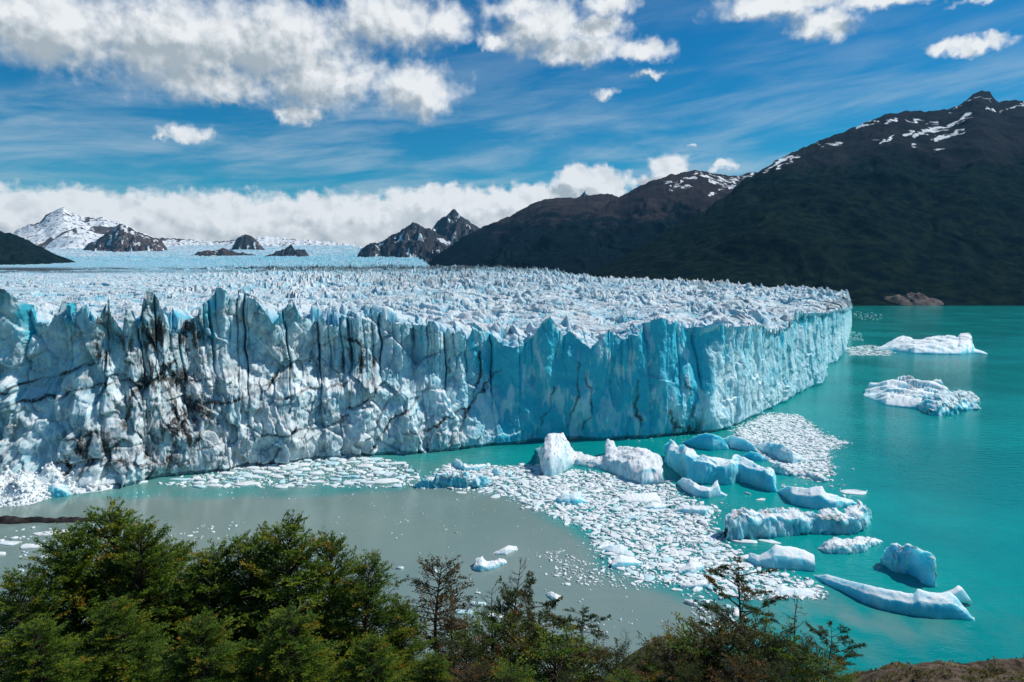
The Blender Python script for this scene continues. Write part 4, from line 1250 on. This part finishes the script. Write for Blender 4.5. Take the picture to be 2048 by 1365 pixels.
def build_floes():
    items = []   # x, y, radius, height, rot, aspect, region
    occ = {}

    def free(x, y, r):
        k = (int(x // 5), int(y // 5))
        for a in (-1, 0, 1):
            for b in (-1, 0, 1):
                for (u, v, w) in occ.get((k[0] + a, k[1] + b), ()):
                    if (u - x) ** 2 + (v - y) ** 2 < ((w + r) * .70) ** 2: return False
        return True

    def add(x, y, r, h, asp, reg):
        occ.setdefault((int(x // 5), int(y // 5)), []).append((x, y, r))
        items.append((x, y, r, h, rng.uniform(0, 6.28), asp, reg))
    for px, py, r, h in FIXED:
        g_ = gp(px, py)
        best = 0
        for i, rg in enumerate(REG):
            d = poly_sd(np.array([px]), np.array([py]), rg[0])[0]
            if i == 0 or d > bd: best, bd = i, d
        add(g_[0], g_[1], r, h, rng.uniform(.4, .7), best)
    for ri, (poly, n, r0, r1, lb, gr) in enumerate(REG):
        W = np.array([gp(a, b)[:2] for a, b in poly])
        lo, hi = W.min(0), W.max(0)
        area = .5 * abs(np.dot(W[:, 0], np.roll(W[:, 1], 1)) - np.dot(W[:, 1], np.roll(W[:, 0], 1)))
        P = rng.uniform(lo, hi, (n * 6, 2))
        sd_ = poly_sd(P[:, 0], P[:, 1], W)
        P = P[sd_ > -rng.exponential(1.2, len(P))][:n]
        clump = fbm2(P[:, 0] / 14, P[:, 1] / 14, 3, 200 + ri)
        u = rng.power(.6, len(P))
        rad = r0 * (r1 / r0) ** (np.sort(1 - rng.power(1.9, len(P)))[::-1])
        keep = clump > (-.75 if n > 1000 else -.3)
        for (x, y), r, k in zip(P, rad, keep):
            if k and free(x, y, r):
                add(x, y, r, min(.14 + .16 * r, .7) * rng.uniform(.5, 1.4), rng.uniform(.6, 1), ri)
    A = np.array([(i[2] ** 2 / math.hypot(i[0], i[1]) ** 2) for i in items])
    order = np.argsort(-A)
    for n_, k in enumerate(order[:300]):
        x, y, r, h, ro, asp, rg = items[k]
        o = bpy.data.objects.new('ice_floe', FLOE_ME[n_ % len(FLOE_ME)])
        COL.objects.link(o)
        o.location = (x, y, 0); o.rotation_euler = (0, 0, ro if r < 3 else rng.uniform(-.25, .25)); o.scale = (r, r * asp, h)
        tag(o, REG[rg][4], 'ice floe', REG[rg][5])
    VV, Q, T_, nb = [], [], [], 0
    for k in order[300:]:
        x, y, r, h, ro, asp, rg = items[k]
        v, q, t = SHAPES[int(rng.integers(len(SHAPES)))]
        c, s_ = math.cos(ro), math.sin(ro)
        w = np.stack([x + r * (v[:, 0] * c - v[:, 1] * asp * s_), y + r * (v[:, 0] * s_ + v[:, 1] * asp * c), v[:, 2] * h], 1)
        VV.append(w); Q.append(q + nb); T_.append(t + nb); nb += len(v)
    # thin broken slush between the pieces
    for ri, thr, cell in ((0, .12, .5), (1, -.24, .42), (2, -.42, .5), (10, -.2, .8)):
        W = np.array([gp(a, b)[:2] for a, b in REG[ri][0]])
        lo, hi = W.min(0), W.max(0)
        nx, ny = int((hi[0] - lo[0]) / cell), int((hi[1] - lo[1]) / cell)
        gx, gy = np.meshgrid(np.linspace(lo[0], hi[0], nx), np.linspace(lo[1], hi[1], ny), indexing='ij')
        jx = gx + n2(gx * 1.7, gy * 1.7, 401) * cell * .6; jy = gy + n2(gx * 1.7, gy * 1.7, 402) * cell * .6
        s3 = poly_sd(gx.ravel(), gy.ravel(), W).reshape(gx.shape)
        f1, f2, idv = worley(jx / 1.3, jy / 1.1, 403)
        val = (f2 - f1) * 1.3 + fbm2(gx / 5, gy / 5, 4, 404) * .6 - .35 + (idv - .5) * .5
        keep = (val > thr) & (s3 + fbm2(gx / 6, gy / 6, 3, 405) * 3 > 0)
        q = grid(nx, ny)
        q = q[keep.ravel()[q].all(1)]
        used = np.zeros(nx * ny, bool); used[q.ravel()] = True
        idx = np.cumsum(used) - 1
        V = np.stack([jx, jy, .05 + .09 * idv + .05 * n2(gx * 2, gy * 2, 406)], -1).reshape(-1, 3)[used]
        VV.append(V); Q.append(idx[q] + nb); nb += len(V)
    me = mesh('brash_ice', np.concatenate(VV), [np.concatenate(Q), np.concatenate(T_)], M['floe'], False)
    tag(obj('brash_ice', me), 'fine brash ice of countless white crumbs floating between the icebergs', 'brash ice', kind='stuff')
    print('floes', len(items))


build_floes()


def rubble_heap():
    poly = [(-120, 950), (0, 945), (60, 930), (150, 930), (195, 955), (240, 974), (200, 983), (115, 993), (60, 1010), (0, 1016), (-120, 1016)]
    W = np.array([gp(a, b)[:2] for a, b in poly])
    r = np.random.default_rng(3)
    P = r.uniform(W.min(0), W.max(0), (9000, 2))
    sd_ = poly_sd(P[:, 0], P[:, 1], W)
    P = P[sd_ > 0]; sd_ = sd_[sd_ > 0]
    VV, Q, T_, nb = [], [], [], 0
    ht = np.minimum(sd_ * .75, 9) * (.75 + .5 * fbm2(P[:, 0] / 8, P[:, 1] / 8, 3, 5))
    for (x, y), hh in zip(P, ht):
        v, q, t = SHAPES[int(r.integers(len(SHAPES)))]
        s_ = .35 * (6 ** r.power(.35)) * .55
        a = r.uniform(-1, 1, 3)
        from mathutils import Euler
        Rm = np.array(Euler((a[0] * .9, a[1] * .9, a[2] * 3.1)).to_matrix())
        w = (v * [s_, s_, s_ * .9]) @ Rm.T + [x, y, max(hh, .1)]
        VV.append(w); Q.append(q + nb); T_.append(t + nb); nb += len(v)
    # solid core under the loose blocks
    n = 90
    gx, gy = np.meshgrid(np.linspace(W[:, 0].min(), W[:, 0].max(), n), np.linspace(W[:, 1].min(), W[:, 1].max(), n), indexing='ij')
    s2 = poly_sd(gx.ravel(), gy.ravel(), W).reshape(gx.shape)
    gz = np.where(s2 > 0, np.minimum(s2 * .75, 9) * (.75 + .5 * fbm2(gx / 8, gy / 8, 3, 5)) - .1, np.maximum(s2, -2))
    core = np.stack([gx, gy, gz], -1).reshape(-1, 3)
    VV.append(core); Q.append(grid(n, n) + nb)
    V = np.concatenate(VV)
    me = mesh('ice_rubble', V, [np.concatenate(Q), np.concatenate(T_)], M['floe'], False)
    tag(obj('ice_rubble', me), 'heap of fallen white ice rubble at the foot of the dirty cliff', 'ice rubble', kind='stuff')


rubble_heap()
berg('pale blue ice block at the water edge of the rubble heap', z6([(200, 195), (225, 160), (265, 148), (300, 165), (322, 200)]), z6([(200, 208), (240, 218), (290, 215), (322, 208)]), 5, .45, 3, .6, .03, 271)


# ------------------------------------------------------------------ wooded bank in front
def ground(x, y):
    x = np.asarray(x, float); y = np.asarray(y, float)
    z = 84 - .62 * y + fbm2(x / 14, y / 14, 4, 300) * 1.1
    z = z + (4.5 - .035 * (x - 50) + 1.1 * fbm2(x / 6, y / 5, 4, 309)) * np.exp(-((y - 80) / 13) ** 2) * sm(x, 34, 52) - 8 * sm(y, 92, 112) * sm(x, 30, 50)
    z = z + 8.5 * np.exp(-((y - 92) / 9) ** 2 - ((x - 22) / 8) ** 2)
    z = z + fbm2(x / 3.5, y / 3.5, 4, 305) * .35
    return np.maximum(z, -4)


def bank():
    gx, gy = np.meshgrid(np.linspace(-110, 150, 420), np.linspace(-12, 150, 300), indexing='ij')
    V = np.stack([gx, gy, ground(gx, gy)], -1).reshape(-1, 3)
    tag(obj('hillside', mesh('hillside', V, grid(420, 300), M['soil'], True)), 'steep brown earth and rock bank falling to the lake', 'hillside', kind='structure')


bank()


class Wood:
    def __init__(self): self.V, self.Q, self.n = [], [], 0

    def tube(self, P, R, k=5):
        P = np.asarray(P, float); R = np.asarray(R, float)
        T = np.gradient(P, axis=0); T /= np.linalg.norm(T, axis=1)[:, None] + 1e-9
        ref = np.where(np.abs(T[:, 2:3]) > .9, [[1., 0, 0]], [[0, 0, 1.]])
        A = np.cross(T, ref); A /= np.linalg.norm(A, axis=1)[:, None] + 1e-9
        B = np.cross(T, A)
        a = np.linspace(0, 2 * np.pi, k, endpoint=False)
        ring = P[:, None] + (A[:, None] * np.cos(a)[None, :, None] + B[:, None] * np.sin(a)[None, :, None]) * R[:, None, None]
        m = len(P)
        I, J = np.meshgrid(np.arange(m - 1), np.arange(k), indexing='ij')
        J2 = (J + 1) % k
        q = np.stack([I * k + J, I * k + J2, (I + 1) * k + J2, (I + 1) * k + J], -1).reshape(-1, 4)
        self.V.append(ring.reshape(-1, 3)); self.Q.append(q + self.n); self.n += m * k

    def mesh(self, name, mat): return mesh(name, np.concatenate(self.V), np.concatenate(self.Q), mat, True)


class Leaves:
    def __init__(self): self.c, self.d, self.t, self.s = [], [], [], []

    def add(self, c, d, t, s):
        self.c.append(c); self.d.append(d); self.t.append(t); self.s.append(s)

    def mesh(self, name, mat, r, flat=.6):
        c = np.concatenate(self.c); d = np.concatenate(self.d); t = np.concatenate(self.t); s = np.concatenate(self.s)
        n = len(c)
        d = d + r.normal(0, .35, (n, 3)); d /= np.linalg.norm(d, axis=1)[:, None]
        up = np.array([0, 0, 1.0]) + r.normal(0, flat, (n, 3))
        w = np.cross(d, up); w /= np.linalg.norm(w, axis=1)[:, None] + 1e-9
        L = s[:, None]; W = s[:, None] * .42
        V = np.stack([c - d * L * .5, c + w * W * .6 + d * L * .05, c + d * L * .6, c - w * W * .6 + d * L * .05], 1).reshape(-1, 3)
        q = np.arange(n * 4).reshape(-1, 4)
        return mesh(name, V, q, mat, False, {'tint': np.repeat(t, 4)})


def branch_path(r, p0, d, L, droop, n=6, wig=.12):
    P = [np.array(p0, float)]
    d = np.array(d, float)
    for i in range(n - 1):
        d = d + np.array([0, 0, -droop]) + r.normal(0, wig, 3)
        d /= np.linalg.norm(d)
        P.append(P[-1] + d * L / (n - 1))
    return np.array(P)


def upright(P, h):
    """keep the sway but bring the tip back over the root and to the wanted height"""
    s = np.linspace(0, 1, len(P))[:, None]
    P = P.copy()
    P[:, :2] -= P[-1:, :2] * s * .92
    P[:, 2] = -.6 + (P[:, 2] + .6) / (P[-1, 2] + .6) * (h + .6)
    return P


def along(P, u):
    s = np.linspace(0, 1, len(P))
    return np.stack([np.interp(u, s, P[:, i]) for i in range(3)], -1)


def evergreen(seed, h, R, nb=120, leaf=.24, dens=1.0, bare=.1, clump=.3, profile=None, gap=0.0, orange=.04, tip=.22, rise=.75):
    """beech-like evergreen: layered sprays of small leaves on rising limbs"""
    r = np.random.default_rng(seed)
    W, Lf = Wood(), Leaves()
    tp = upright(branch_path(r, (0, 0, -.6), (r.normal(0, .05), r.normal(0, .05), 1), h + .6, -.02, 9, .06), h)
    W.tube(tp, np.linspace(.018 * h + .06, .015, 9), 7)
    prof = profile or (lambda f: min(1.0, (1.02 - f) ** .52 * 1.12))
    ga = 2.39996
    for i in range(nb):
        f = bare + (1 - bare) * (i + r.uniform(0, 1)) / nb
        if r.uniform() < gap: continue
        a = i * ga + r.normal(0, .5)
        L = R * prof(f) * r.uniform(.62, 1.12) + .25
        elv = .15 + rise * f ** 1.5 + r.normal(0, .12)
        p0 = along(tp, np.array([f]))[0]
        d = (math.cos(a) * math.cos(elv), math.sin(a) * math.cos(elv), math.sin(elv))
        P = branch_path(r, p0, d, L, .05, 6, .10)
        W.tube(P, np.linspace(.012 * L + .012, .006, 6), 4)
        tint0 = np.clip(r.normal(.40, .20) + (.55 if r.uniform() < orange else 0), 0, 1)
        nt_ = max(4, int(L / .30 * dens))
        for k in range(nt_):
            u = r.uniform(tip, 1.0)
            q = along(P, np.array([u]))[0]
            dd = along(P, np.array([min(1, u + .05)]))[0] - along(P, np.array([u - .05]))[0]
            dd /= np.linalg.norm(dd) + 1e-9
            side = np.cross(dd, (0, 0, 1.0)) * r.choice((-1, 1))
            tl = (.25 + clump * L * (1.1 - u)) * r.uniform(.6, 1.3)
            dv = dd * .7 + side * r.uniform(.3, 1.1) + np.array([0, 0, r.normal(.12, .22)])
            dv /= np.linalg.norm(dv)
            nl = max(5, int(tl / .055 * dens))
            t = r.uniform(.1, 1.1, nl)
            c = q + dv * (t * tl)[:, None] + np.stack([0 * t, 0 * t, -.10 * t * t * tl], 1)
            c = c + r.normal(0, .055 + .05 * tl, (nl, 3)) * [1, 1, .55]
            alt = np.where(np.arange(nl) % 2 == 0, 1, -1)[:, None]
            ld = dv + np.cross(dv, (0, 0, 1.0)) * alt * .7
            tt = np.clip(tint0 + .22 * (t - .5) + r.normal(0, .10, nl) + .42 * (u - .62), 0, 1)
            Lf.add(c, ld, tt, leaf * r.uniform(.6, 1.25, nl))
    return W, Lf, r


def dead_tree(seed, h, R, nb=34, twigs=7):
    r = np.random.default_rng(seed)
    W = Wood()
    tp = upright(branch_path(r, (0, 0, -.6), (r.normal(0, .08), r.normal(0, .08), 1), h + .6, -.02, 9, .09), h)
    W.tube(tp, np.linspace(.014 * h + .04, .012, 9), 6)
    for i in range(nb):
        f = .25 + .74 * (i + r.uniform()) / nb
        a = r.uniform(0, 6.28); L = R * (1.05 - f) ** .6 * r.uniform(.4, 1.1) + .2
        elv = .5 + r.normal(0, .25)
        P = branch_path(r, along(tp, np.array([f]))[0], (math.cos(a) * math.cos(elv), math.sin(a) * math.cos(elv), math.sin(elv)), L, -.05, 6, .16)
        W.tube(P, np.linspace(.010 * L + .016, .008, 6), 4)
        for k in range(twigs):
            u = r.uniform(.25, 1)
            q = along(P, np.array([u]))[0]
            d = r.normal(0, 1, 3) + [0, 0, .8]; d /= np.linalg.norm(d)
            d = d + (P[-1] - P[0]) / (np.linalg.norm(P[-1] - P[0]) + 1e-6)
            d /= np.linalg.norm(d)
            T_ = branch_path(r, q, d, L * r.uniform(.2, .5), 0, 4, .22)
            W.tube(T_, np.linspace(.012, .006, 4), 3)
    return W, r


def tree_meshes(kind):
    out = []
    if kind == 'evergreen':
        for sd_ in (1, 2, 3, 4, 5):
            W, L, r = evergreen(sd_, 12, 6.2, nb=210, dens=1.35, leaf=.175, bare=.06, clump=.24, orange=.02)
            out.append((W.mesh('trunk', M['bark']), L.mesh('crown', M['leaf'], r)))
    if kind == 'layered':
        for sd_ in (11, 12, 13):
            W, L, r = evergreen(sd_, 10, 4.2, nb=44, dens=2.3, leaf=.16, bare=.22, gap=.1, clump=.17, tip=.45, rise=.30, profile=lambda f: (.50 + .55 * math.sin(3.0 * f)) * (1 if f < .93 else .6), orange=.12)
            out.append((W.mesh('trunk', M['bark']), L.mesh('crown', M['leaf_dark'], r, .4)))
    if kind == 'rusty':
        for sd_ in (21, 22):
            W, L, r = evergreen(sd_, 9, 2.0, nb=70, dens=1.4, leaf=.16, rise=.5, bare=.3, gap=.1, clump=.25, profile=lambda f: .5 + .8 * math.sin(3.0 * f), orange=.1)
            out.append((W.mesh('trunk', M['bark']), L.mesh('crown', M['leaf_rust'], r)))
    if kind == 'bare':
        for sd_ in (31, 32, 33):
            W, r = dead_tree(sd_, 9, 2.6)
            out.append((W.mesh('trunk', M['deadwood' if sd_ == 33 else 'bark']), None))
    if kind == 'shrub':
        for sd_ in (41, 42, 43, 44, 45):
            W, L, r = evergreen(sd_, 4.2, 2.6, nb=70, dens=1.2, leaf=.15, bare=.12, clump=.3, profile=lambda f: .6 + .55 * math.sin(3.0 * f), orange=.14)
            out.append((W.mesh('stem', M['bark']), L.mesh('foliage', M['leaf_rust' if sd_ == 45 else 'leaf_dark' if sd_ % 2 else 'leaf'], r)))
    return out


TM = {k: tree_meshes(k) for k in ('evergreen', 'layered', 'rusty', 'bare', 'shrub')}
SIZE = {'evergreen': (12, 1.0), 'layered': (10, 1.0), 'rusty': (9, 1.0), 'bare': (9, 1.0), 'shrub': (4.2, 1.0)}


def plant(kind, px, py, D, label, variant, rot, wide=1.0, name=None, cat='tree', group=None):
    p = pt(px, py, D)
    g = float(ground(p[0], p[1]))
    h = p[2] - g
    k = h / SIZE[kind][0]
    root = obj(name or {'evergreen': 'evergreen_tree', 'layered': 'beech_tree', 'rusty': 'rusty_tree', 'bare': 'bare_tree', 'shrub': 'shrub'}[kind], None, loc=(p[0], p[1], g))
    lean_ = .13 if kind in ('layered', 'bare') else .03
    root.rotation_euler = (lean_ * math.sin(rot * 3), lean_ * math.cos(rot * 5), rot)
    root.scale = (k * wide, k * wide, k)
    w, l = TM[kind][variant % len(TM[kind])]
    obj(w.name.split('.')[0], w, root)
    if l: obj(l.name.split('.')[0], l, root)
    tag(root, label, cat, group)
    return root


EV = 'dense evergreens on the bank'
for i, (px, py, D, wd, lb) in enumerate([
    (212, 1008, 54, .95, 'tallest evergreen, its pointed top reaching the dark rock bar'),
    (150, 1048, 51, .9, 'evergreen close beside the tallest one on its shore side'),
    (282, 1042, 52, .85, 'evergreen with a blunt top just right of the tallest one'),
    (48, 1125, 47, .95, 'evergreen at the left frame edge with yellow green sprays'),
    (350, 1072, 57, .95, 'low evergreen filling the dip right of the tallest ones'),
    (428, 1082, 54, 1.0, 'evergreen in the dip between the two high groups'),
    (502, 1060, 55, .9, 'evergreen just left of the second highest top'),
    (578, 1036, 53, .95, 'second highest evergreen, in the middle of the dense row'),
    (655, 1062, 55, .72, 'narrow pointed evergreen right of the second highest'),
    (735, 1104, 52, .85, 'evergreen with drooping side sprays near the end of the row'),
    (800, 1185, 53, .85, 'last evergreen of the row, sloping towards the rusty tree'),
    (70, 1225, 37, 1.2, 'low front evergreen in the bottom left corner'),
    (232, 1185, 41, 1.1, 'front evergreen below the tallest one with bright tips'),
    (400, 1215, 39, 1.2, 'front evergreen below the dip in the row'),
    (585, 1195, 41, 1.15, 'front evergreen below the second highest top'),
    (745, 1250, 41, 1.2, 'front evergreen near the bottom edge at the end of the row'),
    (865, 1285, 46, 1.2, 'rounded green tree below the rusty tree'),
]):
    plant('evergreen', px, py + 30, D, lb, i, i * 1.7, wd, group=EV)
plant('rusty', 882, 1132, 60, 'thin tree with rusty orange leaves and a bare top', 0, .3, 1.0)
plant('rusty', 905, 1225, 58, 'short orange leaved tree below the thin rusty one', 1, 2.0, 1.1)
plant('bare', 1028, 1126, 62, 'tall dead topped tree rising above the dark layered beech', 0, 1.0, .8)
plant('bare', 985, 1158, 64, 'twiggy bare tree just left of the tall dead topped one', 1, 2.0, 1.0)
plant('bare', 1330, 1228, 60, 'bare grey tree with a wide fan of twigs', 2, .5, 1.3)
plant('bare', 1245, 1255, 62, 'slim bare tree left of the wide grey one', 1, 4.0, .9)
plant('bare', 1580, 1195, 62, 'bare twigs rising between the two wispy beeches', 0, 3.0, 1.0)
plant('bare', 945, 1195, 60, 'bare leaning stem right of the rusty tree', 2, 5.0, .8)
plant('layered', 1062, 1165, 60, 'dark layered beech beside the tall dead topped tree', 0, .7, .85)
plant('layered', 1160, 1228, 57, 'dark beech with flat spreading sprays at the middle of the bank', 1, 2.2, .95)
plant('layered', 1478, 1138, 62, 'wispy dark beech standing alone before the brash ice', 2, 1.1, .82)
plant('layered', 1655, 1245, 60, 'small wispy beech leaning over the turquoise water', 0, 3.6, .9)
plant('layered', 1010, 1215, 58, 'dark green spreading beech below the dead topped tree', 1, 5.1, 1.0)
r_ = random.Random(4)
for i, (px, py, D) in enumerate([(930, 1290, 50), (985, 1262, 54), (1050, 1270, 52), (1110, 1290, 50), (1170, 1300, 52), (1230, 1310, 50), (1290, 1318, 54), (1345, 1300, 54), (1395, 1280, 56), (1440, 1262, 56), (1500, 1275, 55),
                                 (1555, 1290, 56), (1605, 1300, 55), (1650, 1325, 52), (1480, 1325, 46), (1380, 1335, 48), (1250, 1345, 44), (1130, 1340, 44), (1020, 1335, 44), (940, 1340, 42), (1560, 1340, 46)]):
    near_ = ['below the thin rusty tree', 'below the dead topped tree', 'under the dark layered beech', 'below the middle beech', 'between the middle beech and the slim bare tree', 'at the foot of the slim bare tree', 'left of the wide grey bare tree', 'under the wide grey bare tree',
             'left of the wispy lone beech', 'hugging the trunk of the wispy lone beech', 'right of the wispy lone beech', 'below the bare twigs', 'left of the small wispy beech', 'under the small wispy beech', 'at the bottom edge below the wispy lone beech',
             'at the bottom edge below the wide grey bare tree', 'at the bottom edge below the slim bare tree', 'at the bottom edge below the middle beech', 'at the bottom edge below the dark layered beech', 'at the bottom edge below the thin rusty tree', 'at the bottom edge below the bare twigs'][i]
    plant('shrub', px, py + 14, D, 'dark bushy shrub ' + near_, i, r_.uniform(0, 6), r_.uniform(.9, 1.3), cat='shrub', group='shrubs on the bank')


def dry_grass():
    r = np.random.default_rng(12)
    x = r.uniform(20, 105, 60000); y = r.uniform(62, 98, 60000)
    k = fbm2(x / 5, y / 5, 4, 500) + r.uniform(-.5, .5, len(x)) > .45
    x, y = x[k], y[k]
    L = Leaves()
    n = len(x)
    h = r.uniform(.18, .55, n)
    L.add(np.stack([x, y, ground(x, y) + h * .4], 1), np.tile([.15, 0, 1.0], (n, 1)), np.clip(r.normal(.5, .25, n), 0, 1), h)
    tag(obj('dry_grass', L.mesh('dry_grass', M['straw'], r, 1.5)), 'dry tufted grass and low herbs on the brown bank', 'grass', kind='stuff')


M['straw'] = leaf_material('straw', [(0, (.05, .05, .02)), (.5, (.16, .12, .06)), (1, (.28, .21, .12))])
dry_grass()

# ------------------------------------------------------------------ air
def build_haze():
    m = bpy.data.materials.new('air'); m.use_nodes = True
    nt = NT(m.node_tree)
    nt.n.remove(m.node_tree.nodes['Principled BSDF'])
    v = nt.node('ShaderNodeVolumePrincipled')
    v.inputs['Color'].default_value = (.20, .60, 1.0, 1)
    v.inputs['Density'].default_value = 1.4e-5
    v.inputs['Anisotropy'].default_value = .1
    nt.l.new(v.outputs[0], m.node_tree.nodes['Material Output'].inputs['Volume'])
    x, y0, y1, z0, z1 = 14000, -300, 15000, -8, 2300
    V = np.array([(a, b, c) for a in (-x, x) for b in (y0, y1) for c in (z0, z1)], float)
    Q = np.array([(0, 1, 3, 2), (4, 6, 7, 5), (0, 4, 5, 1), (2, 3, 7, 6), (0, 2, 6, 4), (1, 5, 7, 3)])
    tag(obj('haze', mesh('haze', V, Q, m)), 'thin blue mountain air between the lake and the far peaks', 'haze', kind='stuff')


build_haze()
